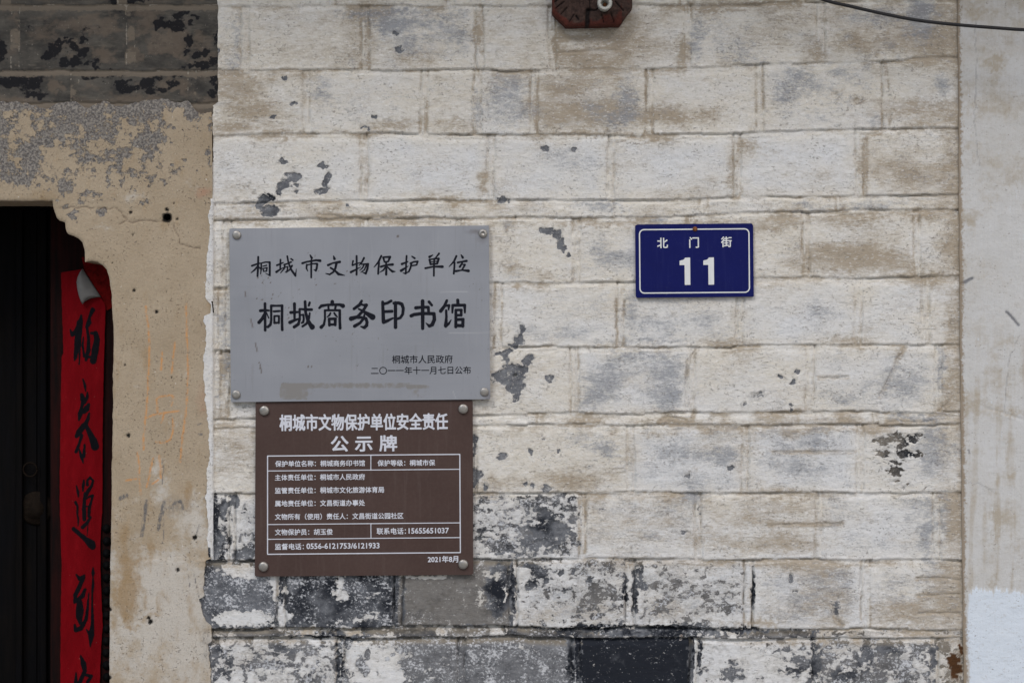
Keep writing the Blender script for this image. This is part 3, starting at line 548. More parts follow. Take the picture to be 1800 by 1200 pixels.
def a_wash(X, Y):
    c, b, top, bot, dv = lattice(X, Y); b = np.minimum(b, NB - 1); p = PRM[c, b]
    ad = np.abs(dv); n1 = fbm(X / 80, Y / 50, 91, 4); n2 = fbm(X / 30, Y / 16, 92, 4)
    edge = 1 - ss(0, 9, np.minimum(np.minimum(top, bot), ad - 5))
    hw0 = 6.5 + 2.5 * (vn(c * 1.7, b * 2.3, 44) - .5) * 2
    fade = .25 + .75 * ss(0, 30, np.minimum(np.minimum(top, bot), ad - hw0) + 14 * (n2 - .5))
    dirt = .13 + (p[:, 4] - .13) * fade + .62 * (n1 - .5) + .42 * (fbm(X / 200, Y / 150, 90, 3) - .5) + blobs(X, Y, DIRT, 8, 12, 1.7) * .9
    run = ss(.42, .66, fbm(X / 45, c * 4.7, 93, 3))
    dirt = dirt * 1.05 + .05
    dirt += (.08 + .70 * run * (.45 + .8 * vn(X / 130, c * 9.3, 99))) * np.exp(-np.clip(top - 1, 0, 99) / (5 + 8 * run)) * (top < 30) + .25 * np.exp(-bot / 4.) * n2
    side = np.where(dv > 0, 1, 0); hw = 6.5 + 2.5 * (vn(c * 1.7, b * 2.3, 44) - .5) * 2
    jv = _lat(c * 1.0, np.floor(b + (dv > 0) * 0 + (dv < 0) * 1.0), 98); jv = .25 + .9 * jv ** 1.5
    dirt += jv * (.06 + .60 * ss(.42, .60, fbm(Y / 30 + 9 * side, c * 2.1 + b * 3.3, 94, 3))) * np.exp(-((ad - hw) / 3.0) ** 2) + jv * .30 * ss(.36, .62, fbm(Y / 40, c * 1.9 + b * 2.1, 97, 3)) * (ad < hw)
    pale = ss(.45, .62, fbm(Y / 30 + side * 5, c * 3.3 + b * 2.9, 38, 3)) * np.exp(-((ad - hw + 3.2) / 1.6) ** 2) + ss(.42, .62, fbm(X / 34, c * 3.1 + 9, 33, 3)) * np.exp(-((top - 5.0 - 3 * vn(X / 30, c * 1.3, 37)) / 1.6) ** 2)
    dirt -= .5 * pale
    for q_, w_ in XL_: dirt += .55 * np.exp(-((seg_dist(X, Y, q_) - 2) / 3.5) ** 2)
    er = pl(Y, [(0, 1684), (1200, 1695)]) - X
    dirt += .22 * (1 - ss(0, 60, er)) + .40 * (1 - ss(2, 14, er + 8 * (n2 - .5))) + .10 * (1 - ss(0, 420, Y))
    strip = ss(330, 360, Y) * (X < 376) * (Y < 984); dirt = dirt * (1 - strip) + .02 * strip
    grey = .12 + (p[:, 3] * 1.15 - .12) * fade + blobs(X, Y, GREY, 8, 13, 1.7) * .88 + .45 * (n2 - .55) * (1 - edge)
    grey = grey * (1 - .8 * strip) + .22 * strip * (Y < 700)
    low = ss(860, 990, Y + 60 * (n1 - .5)) * (1 - ss(1480, 1720, X))
    n3 = fbm(X / 9, Y / 7, 95, 4); mot = p[:, 0] > .02
    peel = p[:, 0] + mot * (.30 * (n1 - .5) + .34 * (n2 - .5) + .50 * (n3 - .5))
    peel = peel - .12 * edge * (p[:, 0] > .02) * (Y < 1130)
    bx_ = (np.abs(X - 1592) < 62) & (np.abs(Y - 805) < 66)
    CHF = blobs(X, Y, CHIPS, 4, 3) - bx_ * .55 * (fbm(X / 6, Y / 2.8, 89, 3) - .40)
    sm_ = (np.abs(X - 1592) < 60) & (np.abs(Y - 810) < 64)
    peel = np.maximum(peel, CHF + sm_ * (.62 * (fbm(X / 7, Y / 3.4, 96, 3) - .56) + .12 * (1 - np.hypot((X - 1590) / 60, (Y - 805) / 60))))
    peel = np.maximum(peel, (blobs(X, Y, [(370, 1040, 16, 62), (362, 1010, 10, 30), (400, 1040, 60, 40)], 3, 4)))
    isl = blobs(X, Y, ISLANDS, 5, 7); peel = np.where(isl > .3, np.minimum(peel, 1 - isl * 1.05), peel)
    peel = np.maximum(peel, blobs(X, Y, HOLES, 2, 8))
    peel = peel * (1 - strip)
    chip = blobs(X, Y, CHIPS, 4, 3) > .3
    bl = blobs(X, Y, DARKB, 7, 14, 1.7)
    dark = np.maximum(np.where(chip, .10 + .32 * ss(960, 1000, Y), p[:, 1]), bl * 1.15)
    dark = np.where(blobs(X, Y, [(905, 660, 50, 60), (1330, 696, 40, 40), (962, 857, 20, 14)], 0, 1, 1.2) > .1, .02, dark)
    tan = np.where(chip, .05, p[:, 2]); tan = np.where(bl > .4, tan * .3, tan)
    tan = np.where((np.abs(X - 1590) < 70) & (np.abs(Y - 805) < 70), .85, tan)
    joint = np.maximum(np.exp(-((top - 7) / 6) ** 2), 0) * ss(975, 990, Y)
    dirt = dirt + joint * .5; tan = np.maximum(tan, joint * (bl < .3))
    salt = np.where(chip, .12, p[:, 5]) + .22 * (n2 - .5)
    salt = np.where(blobs(X, Y, [(962, 857, 16, 10), (1330, 694, 22, 16)], 2, 1, 1.4) > .1, .5, salt)
    salt = salt - .5 * (bl > .75)
    cool = .40 + (p[:, 6] - .40) * fade - .20 - .5 * pale + .3 * low + .30 * ss(500, 1100, Y) - .25 * (1 - ss(0, 330, Y)) + .4 * strip
    peel = np.where((Y > 960) & (X < 372), np.maximum(peel, .72), peel)
    rust = np.clip(ss(.42, .6, blobs(X, Y, [(1680, 1172, 10, 26), (1690, 1140, 6, 12), (1672, 1160, 8, 14), (1200, 1121, 4, 2), (472, 1104, 4, 2)], 6, 19)), 0, 1)
    peel = np.where(rust > .2, 0, peel)
    return chans(dirt, grey, peel, salt), chans(np.clip(dark, 0, 1.3), np.clip(tan, 0, 1), np.clip(cool, 0, 1), rust)
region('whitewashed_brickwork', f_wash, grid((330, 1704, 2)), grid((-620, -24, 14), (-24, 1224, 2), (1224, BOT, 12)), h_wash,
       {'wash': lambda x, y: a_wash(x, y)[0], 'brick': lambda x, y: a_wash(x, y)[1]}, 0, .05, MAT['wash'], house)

# sooty bricks over the door
LJ = [-700, -580, -460, -345, -225, -108, 8, 123, 180, 260]
LV = {6: [-60 - 215, -70, 27, 229], 7: [-290, -80, 131, 337]}
def lint(X, Y):
    Yw = Y + 3 * (vn(X / 50, Y / 50, 171) - .5) + 1.6 * (vn(X / 10, Y / 10, 172) - .5)
    Xw = X + 3 * (vn(X / 50, Y / 50, 173) - .5)
    J = np.array(LJ, float); c = np.clip(np.searchsorted(J, Yw) - 1, 0, len(J) - 2)
    top = Yw - J[c]; bot = J[c + 1] - Yw; dv = np.full(X.shape, 99.)
    for k in np.unique(c):
        m = c == k; v = np.array(LV.get(k, list(np.arange(-900 + 90 * (k % 2), 400, 205))), float)
        dv[m] = np.abs(Xw[m][:, None] - v[None]).min(1)
    return c, top, bot, dv
def h_lint(X, Y):
    c, top, bot, dv = lint(X, Y)
    h = -.002 + .0018 * (fbm(X / 60, Y / 40, 121, 3) - .5) + .0012 * (fbm(X / 14, Y / 8, 122, 3) - .5)
    h -= .0028 * np.exp(-((top - 2) / 2.5) ** 2) + .001 * (1 - ss(4, 12, top)); h -= .0016 * np.exp(-((dv - 7) / 1.6) ** 2) + .0006 * (dv < 7)
    return h
LBLACK = [(95, 85, 13, 15), (88, 95, 8, 8), (105, 72, 8, 7), (147, 92, 9, 11), (147, 68, 7, 7), (130, 84, 10, 6), (135, 108, 18, 8), (115, 108, 8, 8), (115, 63, 4, 4), (170, 108, 6, 6), (168, 116, 6, 4), (124, 74, 5, 4), (155, 110, 10, 8), (78, 98, 5, 5), (310, 28, 10, 7), (325, 22, 12, 5), (300, 44, 22, 8), (312, 52, 12, 6), (334, 38, 5, 5), (283, 42, 10, 8), (276, 48, 6, 4), (332, 70, 5, 8), (330, 90, 4, 6), (348, 97, 6, 10), (378, 68, 5, 9), (375, 108, 9, 8), (350, 115, 30, 5), (360, 95, 6, 8), (345, 30, 6, 4), (2, 85, 8, 14), (2, 100, 7, 10), (40, 140, 34, 10), (55, 150, 20, 12), (20, 145, 24, 8), (60, 166, 20, 6), (200, 130, 22, 5), (170, 132, 30, 5), (218, 145, 16, 5), (225, 155, 18, 6), (262, 148, 12, 10), (268, 160, 10, 6), (280, 135, 8, 5), (285, 158, 12, 5), (303, 148, 10, 6), (310, 130, 8, 5), (376, 140, 6, 9), (370, 165, 8, 8), (380, 155, 6, 10), (250, 145, 6, 8), (215, 5, 20, 6), (240, 2, 18, 4)]
def a_lint(X, Y):
    c, top, bot, dv = lint(X, Y)
    n = fbm(X / 40, Y / 25, 130, 4)
    mort = 1.0 * np.exp(-((top - 5) / 7) ** 2) + .75 * (dv < 9) * ss(.35, .6, fbm(Y / 20, X / 30, 131, 3)) + .3 * np.exp(-bot / 4)
    blk = np.maximum(blobs(X, Y, LBLACK, 5, 133), .30 * n + .30 * (fbm(X / 60, Y / 20, 138, 4) - .35))
    tn = .7 * n - .04 + .35 * ss(160, 182, Y) + blobs(X, Y, [(290, 80, 30, 16, .7), (310, 70, 24, 14, .6), (235, 90, 12, 20, .7), (150, 40, 40, 12, .5), (190, 45, 16, 14, .6), (100, 150, 12, 10, .8), (22, 25, 12, 20, .6), (310, 150, 20, 10, .5), (180, 100, 20, 10, .5), (260, 30, 20, 20, .5)], 8, 135, 1.7)
    pale = .7 * np.exp(-((dv - 7) / 1.5) ** 2) * (fbm(Y / 12, X / 20, 137, 3) > .52) + .5 * np.exp(-((top - 1) / 2.) ** 2) * (n > .55)
    return chans(mort, blk, tn, pale)
region('lintel_brickwork', lambda X, Y: np.minimum(np.minimum(386 - X, X + 2590), 200 - Y), grid((-2600, -1000, 25), (-1000, -24, 14), (-24, 390, 2)), grid((-620, -24, 14), (-24, 202, 2)), h_lint, {'wash': a_lint}, 0, .05, MAT['lintel'], house)

# plastered surround with the stepped, curved door head (mirrored about the door's middle)
AX = -150.0
PROF = [(-2000, 354), (93, 353), (94, 362), (96, 372), (100, 383), (105, 388), (115, 391), (116, 400), (118, 408), (121, 412), (130, 415), (138, 419), (145, 426), (149, 438), (150, 461), (155, 459.5), (162, 459), (172, 461), (181, 466), (188, 474), (192, 487), (195, 505), (197, 530), (199, 560), (200, 600), (199, 650), (198.5, 720), (196.5, 850), (195, 960), (193, 1060), (192.5, 1200), (192, BOT + 60), (-2000, BOT + 60)]
SR_EDGE = [(180, 384), (184, 372), (340, 374), (980, 372), (984, 362), (988, 361), (1005, 360), (1012, 358), (1045, 358), (1049, 358), (1051, 351), (1060, 353), (1078, 357), (1092, 362), (1100, 372), (1125, 372), (1130, 366), (1180, 371), (BOT, 372)]
def f_sur(X, Y):
    Xm = np.where(X < AX, 2 * AX - X, X)
    wob = 2.2 * (fbm(X / 14, Y / 14, 201, 3) - .5)
    op = poly_sdf(Xm + wob, Y + wob * .6, PROF)
    r = pl(Y, SR_EDGE) + 2.4 * (vn(Y / 6, Y * 0 + 1, 205) - .5) * (Y > 980) + 1.5 * (vn(Y / 2.6, Y * 0 + 3, 206) - .5) * (Y > 980)
    t = Y - (182 + 26 * (fbm(X / 26, X * 0, 207, 4) - .5) + 22 * ss(325, 350, X))
    hole = np.hypot((X - 294) / 1.05, Y - 382) - (6.4 + 2 * (vn(X / 4, Y / 4, 208) - .5))
    t = t + 5 * (fbm(X / 7, Y / 7, 209, 3) - .5)
    return np.minimum(np.minimum(np.minimum(-op, r - X), t), hole)
CRACKS = [[(104, 366), (125, 364), (150, 366), (175, 365), (190, 367), (206, 366), (216, 375), (224, 388), (216, 392), (205, 394)], [(224, 391), (245, 388), (262, 390), (288, 388)], [(305, 396), (310, 408), (317, 422), (317, 429), (330, 433), (352, 437)]]
CHALK = [[(257, 538), (262, 580), (263, 620), (261, 670), (258, 725), (254, 750), (253, 790)], [(328, 535), (329, 590), (331, 640), (329, 700), (327, 730), (322, 765), (317, 812)], [(286, 619), (284, 650)], [(308, 602), (305, 630), (302, 655)], [(278, 724), (276, 702), (281, 697), (300, 694), (306, 697), (302, 712)], [(256, 735), (270, 729), (290, 725), (315, 722)], [(288, 728), (284, 742)], [(304, 735), (306, 755), (300, 772), (288, 778), (275, 776)], [(243, 795), (246, 820), (246, 850), (248, 868)], [(269, 805), (263, 835), (259, 855)], [(222, 844), (240, 841)], [(268, 850), (280, 842)], [(280, 800), (284, 840)]]
CHAR = [([(258, 880), (255, 905), (250, 940)], 3.2), ([(288, 882), (282, 908), (279, 930)], 3.2), ([(288, 898), (287, 925), (287, 955)], 1.0), ([(305, 885), (318, 880), (322, 893)], 3), ([(340, 1000), (348, 1040), (350, 1048)], .8), ([(330, 1000), (334, 1030)], .7), ([(350, 923), (345, 940)], 1.3), ([(348, 746), (356, 744)], 1.5), ([(348, 762), (355, 763)], 1.8), ([(287, 808), (287, 850)], 1.0), ([(212, 875), (222, 870)], 4)]
SPOTS = [(294, 382, 9.5), (294, 369, 4), (312, 385, 3), (230, 373, 3.4), (226, 765, 4), (343, 944, 4.2), (313, 1000, 3.8), (364, 999, 4), (220, 641, 2), (234, 412, 2), (236, 510, 3), (306, 358, 2), (198, 462, 0.1), (302, 663, 1.5), (275, 548, 3.5), (262, 1085, 3.6), (265, 1092, 5), (193, 1070, 4), (192, 1190, 5)]
def h_sur(X, Y):
    h = .0035 + .002 * (fbm(X / 70, Y / 70, 211, 3) - .5) + .0009 * (fbm(X / 12, Y / 12, 212, 3) - .5)
    for pts in CRACKS: h -= .0022 * np.exp(-(seg_dist(X + 2.5 * (vn(X / 8, Y / 8, 213) - .5) * 2, Y + 2.5 * (vn(X / 8, Y / 8, 214) - .5) * 2, pts) / 1.2) ** 2)
    for x, y, r in SPOTS[1:]: h -= .004 * np.exp(-((X - x) ** 2 + (Y - y) ** 2) / (r * r * .6))
    h -= .0050 * (1 - ss(170, 200, Y + 6 * (fbm(X / 25, Y / 25, 215, 3) - .5)))
    h += .0012 * ss(982, 987, Y) * (X > 250)                       # later coat of plaster below
    h += .0009 * np.exp(-((Y - 983 - 2 * np.sin(X / 18)) / 2) ** 2) * (X > 270)
    h -= .0012 * np.exp(-(seg_dist(X, Y, [(285, 800), (288, 830), (287, 850)]) / 1.5) ** 2)
    h -= .0008 * ss(.5, .62, blobs(X, Y, [(205, 370, 60, 10), (190, 358, 40, 8)], 5, 3))
    Xm = np.where(X < AX, 2 * AX - X, X)
    h -= .003 * np.exp(-np.clip(-poly_sdf(Xm, Y, PROF), 0, 50) / 2.0)  # worn arris
    return h
FLAKE = [(10, 195, 30, 14, .6), (40, 190, 30, 14, .6), (80, 200, 40, 14, .65), (35, 210, 20, 10, .7), (85, 208, 14, 7, .8), (30, 225, 16, 14, .75), (60, 225, 20, 14, .8), (60, 240, 18, 10, .6), (118, 222, 14, 12, .65), (12, 235, 12, 12, .6), (35, 250, 16, 16, .7), (55, 265, 16, 14, .85), (10, 270, 12, 20, .75), (60, 290, 22, 20, .9), (35, 285, 16, 10, .7), (12, 292, 14, 16, .8), (85, 245, 12, 8, .7), (95, 270, 14, 16, .75), (100, 275, 8, 8, .5), (110, 296, 20, 10, .7), (125, 275, 12, 10, .6), (155, 245, 20, 8, .75), (165, 220, 14, 12, .7), (150, 270, 16, 10, .65), (140, 225, 10, 10, .5), (210, 245, 40, 10, .8), (235, 215, 20, 16, .8), (250, 240, 20, 10, .7), (235, 255, 24, 8, .7), (215, 262, 16, 16, .6), (230, 290, 26, 16, .6), (260, 278, 18, 14, .7), (280, 262, 24, 14, .7), (330, 245, 10, 14, .7), (325, 280, 16, 20, .6), (365, 270, 6, 24, .8), (345, 300, 20, 10, .6), (370, 230, 4, 26, .8), (300, 290, 16, 10, .6), (35, 315, 38, 14, .95), (10, 312, 12, 14, .8), (85, 312, 18, 12, .9), (45, 330, 30, 5, .7), (80, 332, 12, 4, .6), (115, 322, 16, 18, .9), (110, 335, 8, 14, .8), (140, 305, 26, 12, .8), (165, 312, 16, 14, .7), (160, 340, 18, 10, .8), (195, 318, 10, 18, .7), (215, 320, 14, 10, .6), (175, 345, 14, 8, .6), (145, 355, 8, 8, .6), (100, 357, 8, 5, .8), (120, 360, 16, 8, .5), (130, 377, 8, 10, .95), (132, 390, 8, 6, .7), (180, 374, 12, 7, .9), (190, 370, 8, 5, .6), (200, 355, 30, 6, .5), (250, 355, 16, 6, .5), (240, 330, 14, 10, .55), (338, 305, 10, 6, .6), (90, 224, 60, 30, .42), (180, 240, 60, 40, .42), (280, 300, 60, 30, .42), (160, 402, 12, 6, .5), (205, 408, 20, 8, .42)]
def a_sur(X, Y):
    f2 = fbm(X / 26, Y / 20, 232, 4); top_ = 1 - ss(300, 350, Y + 30 * (f2 - .5))
    flake = np.maximum(blobs(X, Y, FLAKE, 5, 221, 1.8) * .95 - .06, top_ * (.17 + .64 * f2) * (1 - .55 * ss(250, 330, X) * ss(190, 230, Y))) + (.30 * (1 - ss(176, 206, Y)))
    flake = flake * (1 - ss(380, 420, Y))
    n = fbm(X / 60, Y / 60, 222, 4)
    white = .34 * ss(800, 920, Y + 90 * (n - .5)) + blobs(X, Y, [(300, 1050, 60, 70, .9), (320, 1150, 70, 60, .55), (250, 1110, 50, 20, .7), (230, 1160, 50, 40, .45), (340, 905, 30, 60, .45), (280, 860, 20, 26, .55), (275, 815, 12, 24, .7), (250, 345, 50, 16, .5), (180, 400, 26, 14, .5), (340, 320, 20, 14, .5), (245, 672, 16, 12, .4), (312, 735, 8, 12, .6), (290, 1000, 60, 16, .6), (200, 1000, 14, 30, .4), (215, 1120, 30, 30, .5), (320, 658, 12, 8, .5)], 10, 223, 1.6)
    stain = .30 * (ss(.50, .72, fbm(X / 22, Y / 130, 234, 4)) * ss(400, 560, Y)) + blobs(X, Y, [(205, 1030, 12, 60, .75), (235, 1030, 22, 50, .95), (240, 990, 26, 20, .8), (215, 1050, 14, 40, .7), (222, 1085, 10, 16, .6), (262, 1085, 12, 10, .9), (255, 1060, 16, 30, .6), (270, 960, 30, 16, .5), (215, 950, 30, 40, .35), (200, 1100, 10, 30, .5), (235, 1105, 12, 5, .8), (285, 1165, 20, 16, .4), (370, 550, 12, 40, .35), (330, 870, 16, 30, .4), (320, 770, 14, 16, .4), (280, 400, 40, 16, .3), (230, 560, 40, 80, .12), (60, 345, 120, 8, .3), (380, 210, 12, 16, .5)], 7, 224, 1.6) + .22 * (1 - ss(180, 600, Y)) + .3 * (n - .5)
    xx = X + 1.6 * (vn(X / 9, Y / 9, 225) - .5); yy = Y
    ch = np.zeros_like(X)
    for pts in CHALK: ch = np.maximum(ch, 1 - ss(.6, 2.5, seg_dist(xx, yy, pts)))
    hole_shade = np.zeros_like(X)  # mask for the painted dark of the hole and dents
    for x, y, r in SPOTS: hole_shade = np.maximum(hole_shade, 1 - ss(.75, 1.1, np.hypot(X - x, (Y - y)) / r + .5 * (vn(X / 3, Y / 3, 228) - .5)))
    ck = np.zeros_like(X); wx = X + 5 * (vn(X / 8, Y / 8, 213) - .5); wy = Y + 5 * (vn(X / 8, Y / 8, 214) - .5)
    for pts in CRACKS: ck = np.maximum(ck, 1 - ss(.4, 1.5, seg_dist(wx, wy, pts)))
    cc = np.zeros_like(X)
    for pts, r in CHAR: cc = np.maximum(cc, 1 - ss(.6, 1.2, seg_dist(xx, yy, pts) / r))
    cc = np.maximum(cc, .6 * blobs(X, Y, [(305, 890, 18, 12), (362, 1120, 6, 14), (362, 1150, 4, 8)], 4, 229))
    rose = blobs(X, Y, [(358, 338, 9, 6, .8), (358, 700, 8, 20, .35), (357, 720, 3, 2, 1)], 4, 231)
    return chans(flake, white, stain, ch), chans(hole_shade, cc, ck, rose)
region('door_surround', f_sur, grid((-2600, -520, 20), (-520, -370, 4), (-370, -24, 10), (-24, 388, 2)), grid((160, 1224, 2), (1224, BOT, 10)), h_sur, {'wash': lambda x, y: a_sur(x, y)[0], 'marks': lambda x, y: a_sur(x, y)[1]}, 0, .16, MAT['surround'], house)

# unseen tiled eave above the frame, added to shade the top of the wall
ev = MB()
ev.box(-3.0, 3.6, -.62, .05, 3.12, 3.16)
for k in range(30): ev.lathe((-2.9 + k * .22, .02, 3.20), [(.06, 0), (.06, .66), (.0, .66)], 12)
MAT['tile'] = mat_simple('grey_roof_tile', (.10, .10, .105), .9, .25, 60)
ev.build('unseen_eave', MAT['tile'], house)

# ------------------------------------------------------------------ the neighbour's white plaster wall
nb = thing('plaster_wall', 'white lime plastered wall with fresh pale patch, right of the whitewashed bricks', 'wall', W(2300, BOT))
def nb_left(Y): return pl(Y, [(-500, 1676), (0, 1683), (600, 1687), (1200, 1694), (BOT, 1698)])
def f_nb(X, Y): return np.minimum(X - nb_left(Y) - 2.0 * (fbm(Y / 40, X * 0, 301, 2) - .5), 3000 - X)
def h_nb(X, Y):
    e = X - nb_left(Y)
    h = .008 + .003 * (fbm(X / 120, Y / 120, 311, 3) - .5) + .0012 * (fbm(X / 20, Y / 14, 312, 3) - .5)
    h -= .004 * np.exp(-np.clip(e, 0, 99) / 3.5)
    fr = seg_dist(X, Y, [(1730, 717), (1760, 724), (1800, 739), (1860, 750)]); h -= .0012 * np.exp(-(fr / 2.) ** 2)
    h += .0010 * ss(1034, 1042, Y + 10 * (vn(X / 30, X * 0, 313) - .5)) * ss(1696, 1706, X)
    for pts in ([(1686, 499), (1706, 490)], [(1767, 548), (1788, 571)]): h -= .0016 * np.exp(-(seg_dist(X, Y, pts) / 2) ** 2)
    return h
def a_nb(X, Y):
    n = fbm(X / 70, Y / 70, 321, 4)
    dirt = .10 + .6 * (n - .5) + .30 * (1 - ss(0, 400, Y)) + .45 * ss(.52, .72, fbm(X / 12, Y / 160, 326, 4)) * ss(500, 760, Y) + .25 * ss(.5, .7, fbm(X / 30, Y / 24, 327, 4)) + blobs(X, Y, [(1710, 12, 30, 14, .8), (1760, 6, 50, 12, .4), (1745, 110, 24, 8, .8), (1705, 185, 12, 14, .7), (1740, 160, 14, 20, .5), (1760, 185, 40, 14, .6), (1700, 255, 20, 8, .5), (1700, 380, 22, 14, 1.), (1705, 388, 12, 8, .9), (1790, 310, 30, 14, .8), (1750, 320, 30, 10, .5), (1770, 290, 40, 20, .4), (1745, 340, 12, 20, .4), (1755, 640, 8, 50, .5), (1766, 680, 12, 10, .5), (1700, 702, 24, 5, .7), (1780, 722, 40, 6, .6), (1740, 720, 30, 5, .5), (1745, 940, 4, 50, .6), (1770, 920, 12, 16, .5), (1790, 960, 12, 60, .4), (1748, 1020, 4, 20, .7), (1795, 1020, 6, 30, .5), (1760, 830, 8, 12, .5), (1770, 1000, 30, 30, .3), (1720, 620, 20, 80, .2)], 14, 322, 1.9) * .85
    fresh = ss(1028, 1050, Y + 12 * (vn(X / 30, X * 0, 313) - .5) + 14 * (fbm(X / 5, Y / 24, 331, 3) - .5)) * ss(1694, 1706, X + 8 * (vn(Y / 30, X * 0, 314) - .5))
    mk = np.zeros_like(X)
    for pts, r in (([(1686, 499), (1697, 495), (1707, 489)], 3.2), ([(1767, 548), (1776, 556), (1788, 571)], 2.8), ([(1701, 790), (1703, 796)], 1.4)):
        mk = np.maximum(mk, .85 * (1 - ss(.5, 1.2, seg_dist(X, Y, pts) / r + .5 * (vn(X / 4, Y / 4, 315) - .5))))
    for pts in ([(1712, 30), (1716, 120), (1711, 210), (1720, 300)], [(1790, 590), (1770, 640), (1764, 720)], [(1690, 845), (1720, 850), (1741, 862)]):
        mk = np.maximum(mk, .35 * (1 - ss(.3, 1.3, seg_dist(X + 5 * (vn(X / 9, Y / 9, 328) - .5), Y + 5 * (vn(X / 9, Y / 9, 329) - .5), pts))))
    e = X - nb_left(Y) + 5 * (fbm(X / 8, Y / 8, 330, 3) - .5); edge = .75 * np.exp(-np.clip(e, 0, 99) / 4.) + .28 * np.exp(-np.clip(e, 0, 99) / 14.) * n * 2
    return chans(dirt * (1 - .9 * fresh), fresh, mk, edge)
region('plaster_coat', f_nb, grid((1672, 1830, 2), (1830, 3010, 20)), grid((-620, -24, 14), (-24, 1224, 2), (1224, BOT, 12)), h_nb, {'wash': a_nb}, 0, .06, MAT['plaster'], nb)

# ------------------------------------------------------------------ the dark wooden door in its recess
RD = .16
def dw(px, d): return W(px, 600, d)[0]
def dz(py, d): return W(900, py, d)[2]
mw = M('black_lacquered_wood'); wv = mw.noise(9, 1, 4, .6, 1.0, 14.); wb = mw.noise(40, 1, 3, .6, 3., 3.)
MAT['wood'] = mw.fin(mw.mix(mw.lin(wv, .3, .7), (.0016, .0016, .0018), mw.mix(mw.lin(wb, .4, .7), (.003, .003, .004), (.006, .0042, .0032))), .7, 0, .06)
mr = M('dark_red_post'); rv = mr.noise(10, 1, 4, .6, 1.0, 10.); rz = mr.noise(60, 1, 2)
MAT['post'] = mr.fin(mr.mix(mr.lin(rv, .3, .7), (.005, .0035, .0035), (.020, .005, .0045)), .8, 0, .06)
XL, XR = dw(-500, RD), dw(206, RD)
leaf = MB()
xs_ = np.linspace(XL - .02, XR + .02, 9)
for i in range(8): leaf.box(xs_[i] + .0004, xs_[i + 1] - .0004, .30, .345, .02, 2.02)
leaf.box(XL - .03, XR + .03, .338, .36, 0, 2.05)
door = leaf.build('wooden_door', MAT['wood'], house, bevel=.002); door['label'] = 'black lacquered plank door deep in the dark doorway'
stl = MB(); stl.box(dw(30, .3), dw(42, .3), .285, .301, .02, 2.0); stl.box(dw(72, .3), dw(84, .3), .288, .302, .02, 2.0); stl.build('stile', MAT['wood'], door, bevel=.003)
fr = MB()
fr.box(dw(88, RD + .02), XR + .08, RD + .02, .30, 0, 2.05)
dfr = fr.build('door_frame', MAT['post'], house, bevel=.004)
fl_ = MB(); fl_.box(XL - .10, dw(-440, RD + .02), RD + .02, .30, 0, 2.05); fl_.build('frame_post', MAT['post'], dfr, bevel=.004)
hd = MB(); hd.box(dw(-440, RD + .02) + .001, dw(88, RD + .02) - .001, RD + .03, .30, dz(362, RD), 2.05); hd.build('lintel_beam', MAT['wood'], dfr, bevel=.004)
bd = MB()                                           # carved bead along the post, next to the plaster
rb = np.random.RandomState(2)
for k in range(38):
    z = 1.20 - k * .03 - rb.uniform(0, .004); c = (dw(188, RD + .02) + rb.uniform(-.001, .001), RD + .02, z)
    bd.lathe(c, [(.011, 0), (.0095, .004), (.005, .0075), (.0, .0085)], 12)
bd.build('bead_moulding', MAT['wood'], dfr, smooth=True)
kn = MB(); kc = W(64, 893, .30)
kn.lathe(kc, [(.042, 0), (.042, .003), (.036, .006), (.030, .006), (.026, .010), (.014, .016), (0, .018)], 32)
MAT['bronze'] = mat_simple('dark_bronze', (.010, .007, .005), .8, .4, 8, 0, .05)
kob = kn.build('door_knocker', MAT['bronze'], door, smooth=True)
rg = MB(); rc = W(57, 824, .30); pts = [(rc[0] + .017 * math.cos(a), rc[1] - .020, rc[2] + .017 * math.sin(a)) for a in np.linspace(0, 2 * math.pi, 25)]
rg.tube(pts, .0022, 8); rg.build('pull_ring', MAT['bronze'], door, smooth=True)

# ------------------------------------------------------------------ red spring couplet pasted on the post
PD = RD + .018
mc = M('red_paper'); pn = mc.noise(14, 1, 4, .6, 1., 6.); pb = mc.noise(80, 1, 3)
pc = mc.mix(mc.lin(pn, .3, .7), (.135, .001, .0035), (.175, .0015, .005)); pc = mc.mix(mc.lin(pb, .35, .7, 0, .4), pc, (.115, .001, .003))
pc = mc.mix(mc.mul(mc.step(mc.noise(4, 1, 2, .5, 7.), .74, .77), .5), pc, (.3, .12, .10))
pc = mc.mix(mc.mul(mc.step(mc.noise(22, 1, 5, .7, 14., 3.), .5, .72), .35), pc, (.26, .006, .010)); mc.bump(pn, .35, .002); MAT['red'] = mc.fin(pc, .75, 0, .06)
MAT['paper_back'] = mat_simple('grey_paper_back', (.165, .16, .152), .85, .12, 14)
cp = thing('paper_couplet', 'red paper couplet with black brush characters and peeling top corner on the door post', 'couplet', W(146, 1400, PD))
PL = [(470, 108.5), (480, 108), (620, 112), (626, 109), (700, 107), (850, 105.5), (900, 106), (1000, 109), (1100, 107), (1200, 106.5), (1500, 106)]
PR = [(470, 178), (540, 186), (650, 183), (760, 181), (900, 180), (950, 177), (1000, 177), (1050, 179), (1100, 181), (1140, 178), (1200, 176), (1500, 176)]
def f_cp(X, Y):
    a = np.minimum(X - pl(Y, PL) - .8 * (vn(Y / 8, Y * 0, 3) - .5), pl(Y, PR) - X + .8 * (vn(Y / 9, Y * 0, 4) - .5))
    fold = ((X - 147) * 50 - (Y - 473) * 31) / 58.8         # corner beyond the fold line is gone (curled down)
    return np.minimum(np.minimum(a, -fold), np.minimum(Y - (479 - (X - 108) * .16), 1500 - Y))
